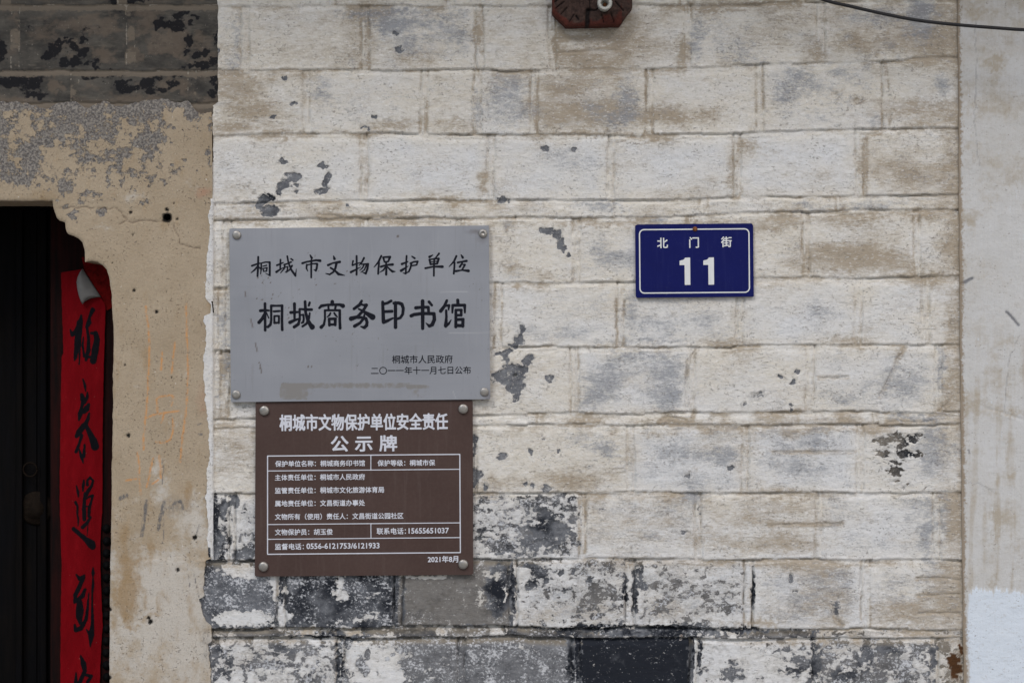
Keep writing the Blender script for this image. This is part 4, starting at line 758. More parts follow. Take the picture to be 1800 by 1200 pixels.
def h_cp(X, Y): return .0030 + .0045 * (fbm(X / 34, Y / 110, 401, 3) - .5) + .0016 * (fbm(X / 9 + Y / 40, Y / 30, 402, 3) - .5) + .0012 * np.exp(-(pl(Y, PR) - X) / 5) + .003 * np.exp(-((Y - 505) / 30) ** 2) * ss(130, 170, X)
region('paper_strip', f_cp, arange(100, 192, 2), grid((468, 1224, 2), (1224, 1500, 8)), h_cp, None, 0, .0004, MAT['red'], cp, persp=PD)
REM = [(144, 452), (192, 452), (196, 480), (197, 540), (188, 545), (180, 524), (149, 476)]
mrm = mat_simple('faded_red_paper', (.11, .004, .004), .85, .45, 9, 0, .04)
rm = region('paper_remnant', lambda X, Y: poly_sdf(X, Y, REM) + 3 * (fbm(X / 8, Y / 8, 441, 3) - .5), arange(140, 200, 1.5), arange(448, 550, 1.5), lambda x, y: .0008 + .0015 * fbm(x / 12, y / 12, 442, 3), None, 0, .0004, mrm, cp, persp=PD)
rm['label'] = 'dark faded red paper left on the post above the peeled corner'
# the curled corner, pale underside out
V = []; F = []; NU, NV = 15, 15
A = np.array((147., 473.)); Bp = np.array((178.5, 522.)); edge_pts = np.array([(146, 473), (139, 484), (136.5, 497), (139, 513), (143, 526), (147, 536), (152, 530), (160, 525.5), (169, 523), (178, 522)], float)
tt = np.linspace(0, 1, len(edge_pts))
for u in np.linspace(0, 1, NU):
    e = np.array([np.interp(u, tt, edge_pts[:, 0]), np.interp(u, tt, edge_pts[:, 1])]); f0 = A + (Bp - A) * u
    for v in np.linspace(0, 1, NV):
        p = f0 + (e - f0) * v; lift = .016 * math.sin(math.pi * min(1, v * .80 + .02)) * (math.sin(math.pi * min(1, u * .9 + .08)) ** .6) + .004
        V.append((*p, lift))
V = [tuple(np.array(W(x, y, PD)) - np.array((0, l + .002, 0))) for x, y, l in V]
F = [(i * NV + j, i * NV + j + 1, (i + 1) * NV + j + 1, (i + 1) * NV + j) for i in range(NU - 1) for j in range(NV - 1)]
me = bpy.data.meshes.new('curled_corner'); me.from_pydata(V, [], F)
cc = obj('curled_corner', me, MAT['paper_back'], cp, True); cc['label'] = 'curled pale grey back of the paper corner'
sm_ = cc.modifiers.new('thickness', 'SOLIDIFY'); sm_.thickness = .0004

def tr(lst, ox, oy, k, wk=1.0): return [[(ox + x / k, oy + y / k, w_ / k * wk) for x, y, w_ in p] for p in lst]
KA = tr([[(265, 570, 20), (258, 620, 46), (235, 690, 52), (215, 725, 50), (178, 752, 40), (160, 705, 14)], [(250, 640, 60), (230, 800, 58), (208, 970, 36), (200, 1000, 12)], [(262, 700, 24), (250, 900, 18), (245, 1035, 14)], [(375, 515, 44), (345, 580, 24), (315, 680, 30)], [(372, 540, 26), (345, 590, 20), (348, 640, 30), (320, 680, 28)], [(320, 680, 26), (335, 800, 30), (332, 900, 40), (310, 995, 28)], [(285, 770, 10), (278, 860, 20), (292, 960, 24), (345, 965, 26)], [(360, 738, 24), (405, 740, 44), (415, 800, 56), (398, 900, 66), (380, 1005, 62)]], 95, 450, 5.455)
KB = tr([[(345, 110, 22), (368, 185, 34), (375, 250, 14)], [(330, 288, 40), (342, 340, 64), (355, 370, 54)], [(398, 262, 22), (392, 320, 40), (360, 380, 40)], [(345, 360, 50), (330, 430, 36), (312, 510, 60), (296, 585, 24)], [(410, 405, 40), (385, 450, 70), (355, 490, 50)], [(418, 505, 22), (398, 580, 44), (362, 650, 60)], [(355, 650, 64), (300, 720, 70), (268, 775, 44)], [(375, 640, 46), (420, 730, 60), (468, 830, 90), (485, 895, 96)], [(330, 760, 36), (298, 870, 34), (262, 955, 40)], [(300, 930, 18), (325, 1010, 40), (347, 1092, 12)], [(362, 875, 24), (352, 1010, 40)]], 95, 650, 6.667)
KC = tr([[(298, 245, 14), (318, 320, 38), (325, 388, 22)], [(397, 175, 24), (390, 240, 40), (385, 315, 24)], [(445, 235, 40), (440, 180, 28), (480, 140, 34), (518, 180, 32), (500, 245, 34), (455, 310, 50), (418, 390, 38)], [(412, 350, 40), (402, 450, 44), (400, 560, 56), (403, 690, 48)], [(430, 420, 20), (470, 390, 26), (512, 378, 34), (490, 460, 30), (465, 560, 46), (462, 650, 38)], [(400, 520, 20), (470, 520, 20)], [(485, 660, 30), (440, 735, 46), (382, 795, 48)], [(452, 740, 14), (440, 905, 12)], [(288, 465, 38), (314, 520, 30), (310, 620, 24), (325, 700, 24), (320, 775, 14)], [(262, 815, 54), (340, 880, 54), (420, 950, 70), (495, 1015, 112), (512, 1045, 90)]], 95, 820, 7.5)
KD = tr([[(218, 155, 16), (248, 200, 38), (292, 165, 22)], [(282, 185, 42), (245, 280, 42), (210, 350, 42), (200, 425, 24)], [(302, 298, 26), (276, 360, 42), (215, 412, 36)], [(250, 415, 50), (250, 500, 78), (245, 560, 66), (255, 620, 36)], [(337, 330, 12), (325, 480, 26), (308, 590, 34), (262, 670, 44), (212, 690, 40), (202, 640, 22)], [(377, 95, 16), (377, 140, 36), (375, 180, 10), (378, 240, 26), (370, 330, 20), (368, 440, 18), (370, 520, 26), (370, 640, 34), (358, 740, 58), (350, 850, 10)], [(310, 680, 8), (345, 725, 40)],
         [(258, 935, 16), (285, 1010, 54), (298, 1080, 40), (275, 1130, 38), (240, 1210, 40)], [(215, 1100, 18), (210, 1210, 40)], [(300, 1115, 26), (360, 1130, 32), (325, 1185, 30), (312, 1270, 30)]], 95, 980, 5.455)
def rag(f, seed, a=.5):
    return lambda X, Y: f(X, Y) + a * (fbm(X / 3.5, Y / 5, seed, 2) - .5) * 2
for i, K in enumerate((KA, KB, KC, KD)):
    ys0 = min(p[1] for s_ in K for p in s_) - 8; ys1 = max(p[1] for s_ in K for p in s_) + 8
    region('brush_character', rag(strokes_sdf(K), 410 + i), arange(112, 180, .8), arange(ys0, ys1, .8), lambda x, y: h_cp(x, y) + .0006, None, 0, 0, MAT['ink_couplet'], cp, persp=PD)

# ------------------------------------------------------------------ signs
def frame_of(corners):
    """local unit frame of a slightly turned sign: (u,v) in picture pixels from its top left corner"""
    tl, tr_, bl = [np.array(c, float) for c in corners]; u = tr_ - tl; v = bl - tl
    return tl, u / np.linalg.norm(u), v / np.linalg.norm(v), np.linalg.norm(u), np.linalg.norm(v)
def quad_sdf(c):
    return lambda X, Y: poly_sdf(X, Y, c)
def plate(name, c, front, thick, mat, parent, step=3, attrs=None, bend=0.0, round_=0.0, hf=None):
    x0 = min(p[0] for p in c) - 4; x1 = max(p[0] for p in c) + 4; y0 = min(p[1] for p in c) - 4; y1 = max(p[1] for p in c) + 4
    f = quad_sdf(c)
    def h(x, y):
        d = np.clip(f(x, y), 0, 50)
        r = front - round_ * np.exp(-d / .8)
        return r + (hf(x, y) if hf else 0)
    return region(name, f, arange(x0, x1, step), arange(y0, y1, step), h, attrs, 0, thick, mat, parent)
def text(name, s, x0, x1, yc, mat, parent, front, ang=0.0, bold=0.0, height=None, spacing=None, step=.5):
    """writing fitted between x0 and x1 (picture pixels), centred on yc, lying on a face 'front' metres out; bold in pixels"""
    c = bpy.data.curves.new('t', 'FONT'); c.body = s; c.size = 1; c.resolution_u = 3
    if spacing: c.space_character = spacing
    o = bpy.data.objects.new('t', c); col.objects.link(o)
    dg = bpy.context.evaluated_depsgraph_get(); dg.update()
    me = bpy.data.meshes.new_from_object(o.evaluated_get(dg)); bpy.data.objects.remove(o); bpy.data.curves.remove(c)
    n = len(me.vertices); v = np.empty(n * 3); me.vertices.foreach_get('co', v); v = v.reshape(-1, 3)
    le = np.empty(len(me.loops), np.int64); me.loops.foreach_get('edge_index', le)
    ee = np.empty(len(me.edges) * 2, np.int64); me.edges.foreach_get('vertices', ee); ee = ee.reshape(-1, 2)
    out = ee[np.bincount(le, minlength=len(ee)) == 1]
    a, b = v.min(0), v.max(0); k = (x1 - x0) / (b[0] - a[0]); ky = k if height is None else height / (b[1] - a[1])
    X = (v[:, 0] - (a[0] + b[0]) / 2) * k; Y = -(v[:, 1] - (a[1] + b[1]) / 2) * ky
    ca, sa = math.cos(ang), math.sin(ang); PX = (x0 + x1) / 2 + X * ca + Y * sa; PY = yc - X * sa + Y * ca
    bpy.data.meshes.remove(me)
    def f(GX, GY):
        xs, ys = GX[0], GY[:, 0]; tog = np.zeros(GX.shape, np.int32); d = np.full(GX.shape, 3.0); R = 2.0
        for i, j in out:
            xa, ya, xb, yb = PX[i], PY[i], PX[j], PY[j]
            r0, r1 = np.searchsorted(ys, (min(ya, yb), max(ya, yb)))
            if r1 > r0:
                rr_ = np.arange(r0, r1); xc = xa + (ys[rr_] - ya) / (yb - ya) * (xb - xa)
                np.add.at(tog, (rr_, np.clip(np.searchsorted(xs, xc), 0, len(xs) - 1)), 1)
            q0, q1 = np.searchsorted(ys, (min(ya, yb) - R, max(ya, yb) + R)); c0, c1 = np.searchsorted(xs, (min(xa, xb) - R, max(xa, xb) + R))
            if q1 > q0 and c1 > c0:
                sx = GX[q0:q1, c0:c1] - xa; sy = GY[q0:q1, c0:c1] - ya; dx, dy = xb - xa, yb - ya; L = dx * dx + dy * dy + 1e-9
                t = np.clip((sx * dx + sy * dy) / L, 0, 1)
                d[q0:q1, c0:c1] = np.minimum(d[q0:q1, c0:c1], np.hypot(sx - t * dx, sy - t * dy))
        ins = np.cumsum(tog, 1) % 2 == 1
        return np.where(ins, d, -d) + bold
    return region(name, f, arange(PX.min() - 2, PX.max() + 2, step), arange(PY.min() - 2, PY.max() + 2, step), front, None, 0, 0, mat, parent)
def screw(name, x, y, r, front, parent, mat, dome=.0045, slot=False):
    m = MB(); c = W(x, y, 0); c = (c[0], -front, c[2]); R = r / S
    prof = [(R * 1.0, -.004), (R, dome * .45), (R * .93, dome * .75), (R * .80, dome * .92), (R * .4, dome), (0, dome)]
    if slot: prof = [(R, -.001), (R, dome * .4), (R * .85, dome * .8), (R * .5, dome), (R * .42, dome * .75), (R * .2, dome * .55), (0, dome * .5)]
    m.lathe(c, prof, 28); return m.build(name, mat, parent, auto=.6)

# steel plaque
SQ = [(405, 402.5), (859.5, 397), (862, 701), (407.5, 706)]
FS = .0145
ms = M('brushed_steel'); res, spk, sc_, e_ = ms.attr('plaque')
sb = ms.noise(2.6, 40, 3, .6, 2.); sb2 = ms.noise(150, 1, 3); sm = ms.noise(60, 1, 4, .6, 5.)
cst = ms.mix(ms.lin(sb2, .3, .7), (.245, .258, .285), (.30, .313, .343)); cst = ms.mix(ms.lin(sb, .3, .7, 0, .18), cst, (.35, .36, .38))
cst = ms.mix(ms.mul(ms.step(ms.add(res, ms.lin(ms.noise(10, 1, 4, .65), .25, .75, -.25, .25)), .30, .62), .72), cst, (.215, .20, .178))
sp1 = ms.mul(ms.step(ms.noise(4, 1, 2, .5, 3.3), .69, .73), ms.step(ms.noise(80, 1, 3, .6, 8.), .46, .66)); cst = ms.mix(ms.mul(sp1, .6), cst, (.12, .10, .085))
drp = ms.mul(ms.step(ms.noise(7, 1, 4, .65, 9., 22.), .52, .70), ms.step(ms.noise(70, 1, 3, .6, 10.), .42, .62)); cst = ms.mix(ms.mul(drp, .30), cst, (.20, .20, .205)); cst = ms.mix(ms.mul(ms.step(ms.noise(9, 1, 4, .65, 19., 16.), .58, .72), .22), cst, (.36, .37, .39)); cst = ms.mix(spk, cst, (.09, .06, .045)); cst = ms.mix(sc_, cst, (.42, .43, .45))
MAT['steel'] = ms.fin(cst, ms.lin(sb, .3, .7, .42, .58), .35, .4)
sp_ = thing('steel_plaque', 'large grey brushed steel plaque with black calligraphy, above the brown notice', 'plaque', W(634, 704))
RES = [(520, 688, 30, 14, .9), (545, 676, 50, 4, .7), (620, 677, 100, 4.5, .75), (735, 685, 22, 12, .45), (740, 678, 40, 4, .4), (512, 680, 18, 8, .8), (600, 703, 150, 1.5, .3)]
rsp = np.random.RandomState(9)
SPK = [(452 + rsp.uniform(0, 60), 470 + rsp.uniform(0, 110), rsp.uniform(.6, 1.1)) for _ in range(26)] + [(495 + rsp.uniform(0, 120), 440 + rsp.uniform(0, 120), rsp.uniform(.5, .9)) for _ in range(18)] + [(543, 644, 1.3), (549, 644, 1), (459, 647, 1.5), (457, 637, 1.1), (700, 416, 1.5)]
def a_steel(X, Y):
    r = blobs(X, Y, RES, 1.2, 501, 1.5)
    r = np.maximum(r, .55 * ((np.abs(X - 518) < 24) & (np.abs(Y - 688) < 14)) + .5 * ((X > 495) & (X < 760) & (np.abs(Y - 677) < 4.5)) * ss(790, 700, X) + .36 * ((X > 715) & (X < 757) & (np.abs(Y - 687) < 12)))
    s_ = np.zeros_like(X)
    for x, y, q in SPK: s_ = np.maximum(s_, 1 - ss(.6 * q, 1.7 * q, np.hypot(X - x, Y - y)))
    for pts in ([(432, 512), (434, 522)], [(442, 560), (446, 575)], [(450, 602), (454, 618)], [(459, 640), (461, 655)]): s_ = np.maximum(s_, .75 * (1 - ss(.4, 1.6, seg_dist(X, Y, pts))))
    c_ = np.zeros_like(X)
    for pts in ([(775, 514), (822, 513)], [(790, 585), (860, 584)], [(796, 686), (802, 700)]): c_ = np.maximum(c_, .5 * (1 - ss(.3, 1.4, seg_dist(X, Y, pts))))
    s_ = np.maximum(s_, .5 * blobs(X, Y, [(838, 408, 12, 3), (858, 694, 4, 8), (848, 420, 8, 6, .6)], 2, 5))
    return chans(r, s_, c_, c_)
plate('plaque_sheet', SQ, FS, .0022, MAT['steel'], sp_, 2, {'plaque': a_steel}, hf=lambda x, y: .0030 * (fbm(x / 170, y / 150, 503, 2) - .5))
FR_ = lambda x, y: FS + .0030 * (fbm(x / 170, y / 150, 503, 2) - .5) + .0005
for x, y, sl in ((418, 414, 0), (849, 411, 1), (417, 693, 0), (851.5, 688.5, 0)): screw('screw', x, y, 7.6, FS, sp_, MAT['screw'], .0045, bool(sl))
R1 = [  # first line, stroke by stroke (zoom units: 9 per pixel)
 [(85, 248, 26), (150, 225, 24), (212, 208, 18)], [(185, 108, 26), (182, 250, 28), (173, 412, 26)], [(180, 250, 24), (130, 310, 24), (72, 358, 10)], [(190, 262, 16), (212, 288, 20)], [(232, 212, 20), (232, 290, 22), (222, 378, 12)], [(232, 205, 16), (300, 190, 18), (365, 192, 24)], [(365, 192, 28), (366, 300, 28), (366, 392, 26)], [(370, 402, 20), (300, 365, 6)], [(258, 256, 14), (318, 240, 18)], [(258, 290, 16), (270, 335, 18)], [(260, 292, 14), (325, 278, 18)], [(322, 282, 20), (316, 332, 18)], [(270, 338, 14), (318, 330, 16)],
 [(478, 240, 26), (540, 215, 20), (580, 198, 14)], [(535, 152, 24), (530, 310, 22)], [(470, 345, 32), (530, 305, 20), (585, 275, 8)], [(588, 232, 16), (640, 215, 20), (702, 188, 24)], [(605, 225, 22), (595, 290, 20), (538, 358, 12)], [(600, 272, 14), (650, 262, 18), (640, 330, 20), (608, 352, 8)], [(642, 98, 24), (660, 200, 22), (705, 310, 28), (765, 395, 30)], [(772, 408, 22), (785, 295, 5)], [(718, 245, 26), (680, 310, 18), (630, 355, 8)], [(702, 138, 22), (730, 160, 22)],
 [(1003, 80, 16), (1028, 125, 34)], [(880, 208, 30), (950, 185, 22), (1100, 160, 28), (1160, 168, 38)], [(1022, 160, 26), (1020, 300, 24), (1020, 432, 24)], [(950, 230, 24), (945, 290, 22), (966, 332, 10)], [(950, 235, 16), (1050, 215, 18), (1112, 215, 26)], [(1115, 220, 28), (1105, 290, 28), (1093, 325, 26), (1060, 308, 8)],
 [(1373, 95, 14), (1386, 138, 38)], [(1285, 238, 32), (1360, 205, 22), (1470, 187, 36)], [(1420, 200, 34), (1400, 290, 30), (1370, 345, 26), (1310, 385, 22), (1248, 368, 8)], [(1325, 280, 26), (1390, 320, 26), (1450, 378, 38), (1548, 400, 8)],
 [(1680, 172, 24), (1665, 235, 16)], [(1670, 242, 22), (1720, 220, 20), (1790, 198, 12)], [(1735, 95, 26), (1738, 240, 26), (1735, 388, 26)], [(1645, 348, 32), (1720, 310, 22), (1800, 268, 8)], [(1852, 125, 28), (1820, 190, 24), (1775, 242, 10)], [(1812, 225, 16), (1918, 218, 26), (1905, 300, 30), (1880, 370, 28), (1830, 350, 8)], [(1855, 225, 20), (1830, 280, 18), (1782, 322, 8)], [(1890, 232, 18), (1860, 310, 18), (1800, 352, 8)]]
R1b = [[(325, 92, 26), (280, 190, 28), (208, 272, 8)], [(290, 200, 26), (280, 290, 26), (275, 374, 26)], [(355, 115, 28), (375, 185, 24)], [(355, 112, 20), (465, 108, 30)], [(462, 112, 32), (435, 178, 24)], [(380, 188, 22), (432, 182, 22)], [(320, 262, 30), (410, 235, 22), (505, 228, 36)], [(400, 190, 24), (405, 280, 26), (402, 385, 32)], [(395, 260, 20), (360, 315, 22), (298, 354, 6)], [(415, 258, 16), (460, 305, 26), (500, 338, 32), (548, 338, 6)],
 [(650, 220, 34), (700, 200, 22), (745, 183, 14)], [(724, 92, 24), (715, 240, 24), (710, 372, 24), (664, 358, 6)], [(638, 325, 38), (700, 285, 22), (752, 252, 6)], [(808, 100, 18), (852, 130, 26)], [(785, 210, 26), (840, 185, 22), (898, 180, 26), (880, 236, 18)], [(800, 248, 18), (885, 234, 18)], [(800, 210, 26), (785, 280, 26), (760, 338, 22), (712, 368, 8)],
 [(1085, 108, 36), (1138, 78, 10)], [(1235, 55, 26), (1180, 125, 16), (1150, 145, 10)], [(1085, 152, 28), (1100, 225, 26)], [(1085, 150, 18), (1230, 132, 24)], [(1230, 138, 30), (1205, 215, 28)], [(1110, 188, 14), (1205, 176, 14)], [(1100, 225, 24), (1205, 215, 24)], [(1160, 135, 22), (1155, 260, 24), (1153, 405, 24)], [(1018, 287, 26), (1150, 260, 22), (1288, 262, 38)],
 [(1508, 95, 28), (1470, 180, 28), (1392, 264, 8)], [(1480, 200, 26), (1475, 290, 26), (1467, 372, 26)], [(1583, 76, 14), (1608, 118, 34)], [(1530, 197, 28), (1600, 182, 22), (1668, 172, 34)], [(1608, 192, 18), (1562, 264, 30)], [(1642, 232, 28), (1598, 312, 22)], [(1580, 232, 12), (1632, 224, 14)], [(1500, 332, 30), (1600, 316, 18), (1698, 328, 40)]]
L1 = tr(R1, 435, 440, 9) + tr(R1b, 635, 440, 9)
R2a = [[(130, 362, 66), (240, 350, 56), (335, 357, 42)], [(240, 190, 60), (242, 500, 58), (245, 835, 58)], [(240, 420, 56), (170, 560, 72), (95, 645, 74)], [(275, 410, 30), (332, 540, 26)], [(390, 240, 52), (392, 600, 50), (372, 700, 58), (312, 752, 60)], [(390, 240, 52), (520, 243, 44), (650, 240, 52)], [(655, 240, 60), (652, 600, 56), (658, 825, 60)], [(455, 380, 44), (590, 370, 46)], [(467, 492, 44), (467, 660, 46)], [(465, 490, 40), (580, 488, 42)], [(580, 492, 44), (575, 660, 46)], [(465, 655, 42), (580, 653, 42)],
 [(955, 195, 68), (957, 560, 50)], [(865, 405, 68), (1035, 395, 46)], [(845, 645, 76), (960, 592, 60), (1060, 558, 40)], [(1080, 320, 44), (1250, 335, 60), (1370, 335, 62)], [(1078, 330, 50), (1085, 560, 48), (1048, 690, 66), (950, 755, 70)], [(1110, 465, 36), (1170, 460, 46), (1182, 560, 46), (1165, 640, 52), (1130, 658, 40)], [(1212, 142, 62), (1225, 400, 62), (1280, 590, 76), (1340, 700, 92), (1385, 755, 120)], [(1325, 420, 40), (1310, 550, 46), (1240, 680, 52), (1150, 742, 48)], [(1325, 165, 50), (1303, 235, 50)]]
R2b = [[(418, 145, 80), (420, 205, 84)], [(105, 295, 50), (155, 245, 66), (300, 218, 52), (600, 215, 60), (675, 245, 96)], [(325, 260, 44), (330, 340, 46)], [(502, 250, 50), (482, 340, 46)], [(240, 355, 50), (242, 560, 48), (215, 700, 56), (150, 760, 78)], [(240, 352, 46), (600, 352, 50)], [(600, 355, 58), (600, 600, 60), (608, 785, 64)], [(375, 418, 38), (350, 470, 46), (295, 515, 22)], [(465, 418, 40), (500, 470, 46), (540, 514, 26)], [(340, 562, 60), (350, 715, 60)], [(340, 560, 58), (500, 556, 58)], [(490, 562, 66), (490, 705, 62)], [(345, 698, 54), (490, 694, 52)],
 [(1132, 122, 50), (1080, 220, 72), (945, 315, 62)], [(1110, 205, 46), (1180, 225, 50), (1245, 225, 72)], [(1240, 230, 74), (1205, 300, 62), (1150, 380, 62), (1030, 510, 68), (875, 555, 100)], [(1060, 320, 40), (1130, 352, 50), (1250, 425, 82), (1395, 515, 130)], [(1195, 462, 40), (1188, 545, 60)], [(1045, 530, 60), (1120, 525, 60), (1235, 555, 72), (1262, 640, 66), (1250, 720, 74), (1195, 770, 70), (1110, 745, 28)], [(1180, 550, 58), (1090, 660, 62), (960, 736, 74)]]
R2c = [[(142, 115, 48), (150, 300, 56), (157, 475, 62)], [(150, 155, 46), (230, 135, 46), (300, 95, 46)], [(160, 295, 48), (315, 287, 50)], [(160, 490, 60), (240, 460, 52), (330, 416, 30)], [(380, 130, 56), (380, 350, 56), (382, 583, 60)], [(352, 137, 50), (440, 132, 54), (498, 155, 58), (525, 230, 52), (515, 340, 48), (470, 408, 46), (400, 432, 42)],
 [(758, 225, 58), (850, 213, 48), (990, 212, 48), (994, 300, 46)], [(672, 372, 58), (725, 348, 56), (880, 328, 54), (1095, 332, 56), (1102, 440, 62), (1062, 535, 62), (1010, 562, 52), (945, 505, 14)], [(883, 98, 62), (885, 400, 60), (885, 605, 54)], [(1002, 112, 48), (1055, 175, 40)],
 [(1333, 88, 44), (1290, 190, 52), (1220, 282, 62)], [(1310, 185, 36), (1375, 178, 44), (1365, 258, 26)], [(1320, 272, 40), (1325, 400, 42), (1312, 555, 62)], [(1312, 565, 52), (1370, 515, 40), (1416, 442, 10)], [(1535, 82, 54), (1540, 170, 52)], [(1442, 178, 50), (1665, 174, 50)], [(1442, 180, 46), (1435, 312, 32)], [(1664, 180, 50), (1668, 310, 32)], [(1500, 264, 46), (1500, 575, 52)], [(1500, 264, 42), (1605, 262, 42)], [(1600, 264, 46), (1600, 362, 44)], [(1500, 360, 42), (1600, 360, 42)], [(1500, 442, 48), (1635, 437, 52)], [(1632, 440, 52), (1628, 565, 52)], [(1500, 550, 52), (1630, 554, 56)]]
L2 = tr(R2a, 450, 520, 13.846) + tr(R2b, 555, 520, 13.846) + tr(R2c, 660, 520, 10.588)
for L, y0, y1 in ((L1, 444, 494), (L2, 522, 586)):
    fs = strokes_sdf([[(x, y, w_ * 1.10 + (.32 if L is L1 else .16)) for x, y, w_ in p] for p in L])
    region('calligraphy_line', fs, arange(440, 832, .5), arange(y0, y1, .5), lambda x, y: FR_(x, y), None, 0, 0, MAT['ink'], sp_)
ta = math.atan(5.5 / 455)
text('printed_line', '桐城市人民政府', 690, 796, 631, MAT['ink'], sp_, FR_, ta * .6, .12)
text('printed_line', '二〇一一年十一月七日公布', 653, 828, 650.5, MAT['ink'], sp_, FR_, ta * .6, .12)

# brown notice
BQ = [(450.5, 705), (831, 702), (832, 1008.5), (449, 1011.5)]
FB = .0105
mb = M('brown_enamel'); bn = mb.noise(90, 1, 4); bf = mb.noise(5, 1, 3, .6, 4.); bs = mb.mul(mb.step(mb.noise(4, 1.5, 2, .5, 3.3), .74, .77), mb.step(mb.noise(60, 1, 3, .6, 8.), .5, .66))
cb = mb.mix(mb.lin(bn, .3, .7), (.060, .038, .033), (.075, .049, .043)); cb = mb.mix(mb.lin(bf, .4, .75, 0, .12), cb, (.13, .10, .09)); bdr = mb.step(mb.noise(8, 1, 4, .65, 9., 18.), .54, .72); cb = mb.mix(mb.mul(bdr, .18), cb, (.12, .095, .088)); cb = mb.mix(mb.mul(bs, .6), cb, (.25, .2, .18))
MAT['brown'] = mb.fin(cb, .6, 0, .12)
bp = thing('brown_notice', 'dark brown notice board with white writing in a ruled table, below the steel plaque', 'notice board', W(640, 1010))
plate('notice_sheet', BQ, FB, .003, MAT['brown'], bp, 4, None, hf=lambda x, y: .0005 * (fbm(x / 150, y / 150, 603, 2) - .5))
FT = FB + .0006
for x, y in ((466, 721), (814.5, 718), (464.5, 994), (814.5, 990)): screw('cap_screw', x, y, 8.6, FB, bp, MAT['screw'], .0065)
tb = math.atan(3 / 337)
def bt(s, x0, x1, y, bold=.22, **k): return text('notice_line', s, x0, x1, y, MAT['white_paint'], bp, FT, tb, bold, **k)
bt('桐城市文物保护单位安全责任', 493, 787, 741, .75, height=28)
bt('公示牌', 583, 698, 778.5, .8, spacing=1.62, height=27)
bt('保护单位名称：桐城商务印书馆', 485, 642, 813.5); bt('保护等级：桐城市保', 664.5, 765, 812.5)
bt('主体责任单位：桐城市人民政府', 484.5, 642, 837.5); bt('监管责任单位：桐城市文化旅游体育局', 484.5, 675.5, 860.2)
bt('属地责任单位：文昌街道办事处', 484.5, 642, 883); bt('文物所有（使用）责任人：文昌街道公园社区', 484.5, 709.5, 906)
bt('文物保护员：胡玉俊', 484.5, 585.5, 933.5); bt('联系电话：', 663, 714, 932); bt('15655651037', 719, 789, 931.2, .3)
bt('监督电话：', 484.5, 535, 959); bt('0556-6121753/6121933', 540, 667.5, 957.8, .3); bt('2021年8月', 752.5, 805.5, 981, .3)
def rule(pts, wd): return [[(x, y, wd) for x, y in pts]]
RL = rule([(471.5, 800.5), (808.5, 797.5), (809.5, 969.5), (471.5, 972.5), (471.5, 800.5)], 1.9) + rule([(471.5, 826.6), (808.5, 823.6)], 1.5) + rule([(471.5, 920.4), (809, 917.4)], 1.5) + rule([(471.5, 946.2), (809, 943.2)], 1.5) + rule([(652.6, 799), (652.6, 825)], 1.4) + rule([(652.6, 919), (652.8, 944.6)], 1.4)
region('ruled_table', strokes_sdf(RL), arange(468, 813, .75), arange(795, 976, .75), FT, None, 0, 0, MAT['white_paint'], bp)

# blue number plate
UQ = [(1116.2, 395), (1323, 393), (1324.2, 521.5), (1117.3, 523.5)]
FU = .0085
mu = M('blue_enamel'); un = mu.noise(60, 1, 4); uf = mu.mul(mu.step(mu.noise(4, 1, 2, .5, 3.3), .75, .78), .5)
cu = mu.mix(mu.lin(un, .3, .7), (.0032, .006, .078), (.0042, .0078, .094)); cu = mu.mix(mu.mul(mu.step(mu.noise(7, 1, 4, .65, 9., 12.), .5, .72), .22), cu, (.022, .027, .12)); cu = mu.mix(mu.mul(mu.step(mu.noise(3, 1, 3, .6, 11.), .62, .7), .18), cu, (.05, .055, .12)); cu = mu.mix(uf, cu, (.12, .13, .2))
MAT['blue'] = mu.fin(cu, .5, 0, .12)
up = thing('house_number_plate', 'small blue enamel street number plate with white border nailed to the brick wall', 'number plate', W(1220, 522))
plate('plate_sheet', UQ, FU, .0018, MAT['blue'], up, 4)
FN = FU + .0006
tu = math.atan(2 / 207)
def rr(x0, y0, x1, y1, r):
    o = []
    for cx, cy, a0 in ((x1 - r, y0 + r, -90), (x1 - r, y1 - r, 0), (x0 + r, y1 - r, 90), (x0 + r, y0 + r, 180)):
        for a in range(0, 91, 15): o.append((cx + r * math.cos(math.radians(a0 + a)), cy + r * math.sin(math.radians(a0 + a))))
    return o + [o[0]]
bpth = [(1220 + (x - 1220) + (y - 458) * .009, y - (x - 1220) * .0085) for x, y in rr(1124, 403.4, 1316, 514.5, 8)]
region('border_line', strokes_sdf([[(x, y, 2.1) for x, y in bpth]]), arange(1118, 1323, .75), arange(398, 520, .75), FN, None, 0, 0, MAT['plate_white'], up)
for s_, cx, cy in (('北', 1164, 427.5), ('门', 1219.3, 426.5), ('街', 1276, 425.5)):
    wd = 18.5 if s_ != '门' else 16.5
    text('street_character', s_, cx - wd / 2, cx + wd / 2, cy, MAT['plate_white'], up, FN, tu, .35)
ONE = [(1203.5, 453.3), (1212.4, 453), (1212.9, 500.8), (1203, 501), (1202.6, 466.2), (1194, 466.3), (1193.9, 458.5), (1199.5, 457.3), (1202.2, 455.6)]
for dx in (0, 41.6):
    pts_ = [(x + dx, y - dx * .0085) for x, y in ONE]
    region('digit', lambda X, Y, p=pts_: poly_sdf(X, Y, p), arange(1190 + dx, 1217 + dx, .6), arange(449, 505, .6), FN, None, 0, 0, MAT['plate_white'], up)
m = MB(); c = W(1221, 403, 0); c = (c[0], -FU, c[2]); m.lathe(c, [(.0056, -.002), (.0058, .001), (.005, .0028), (.0025, .0038), (0, .004)], 14); m.build('nail', MAT['rust'], up, smooth=True)

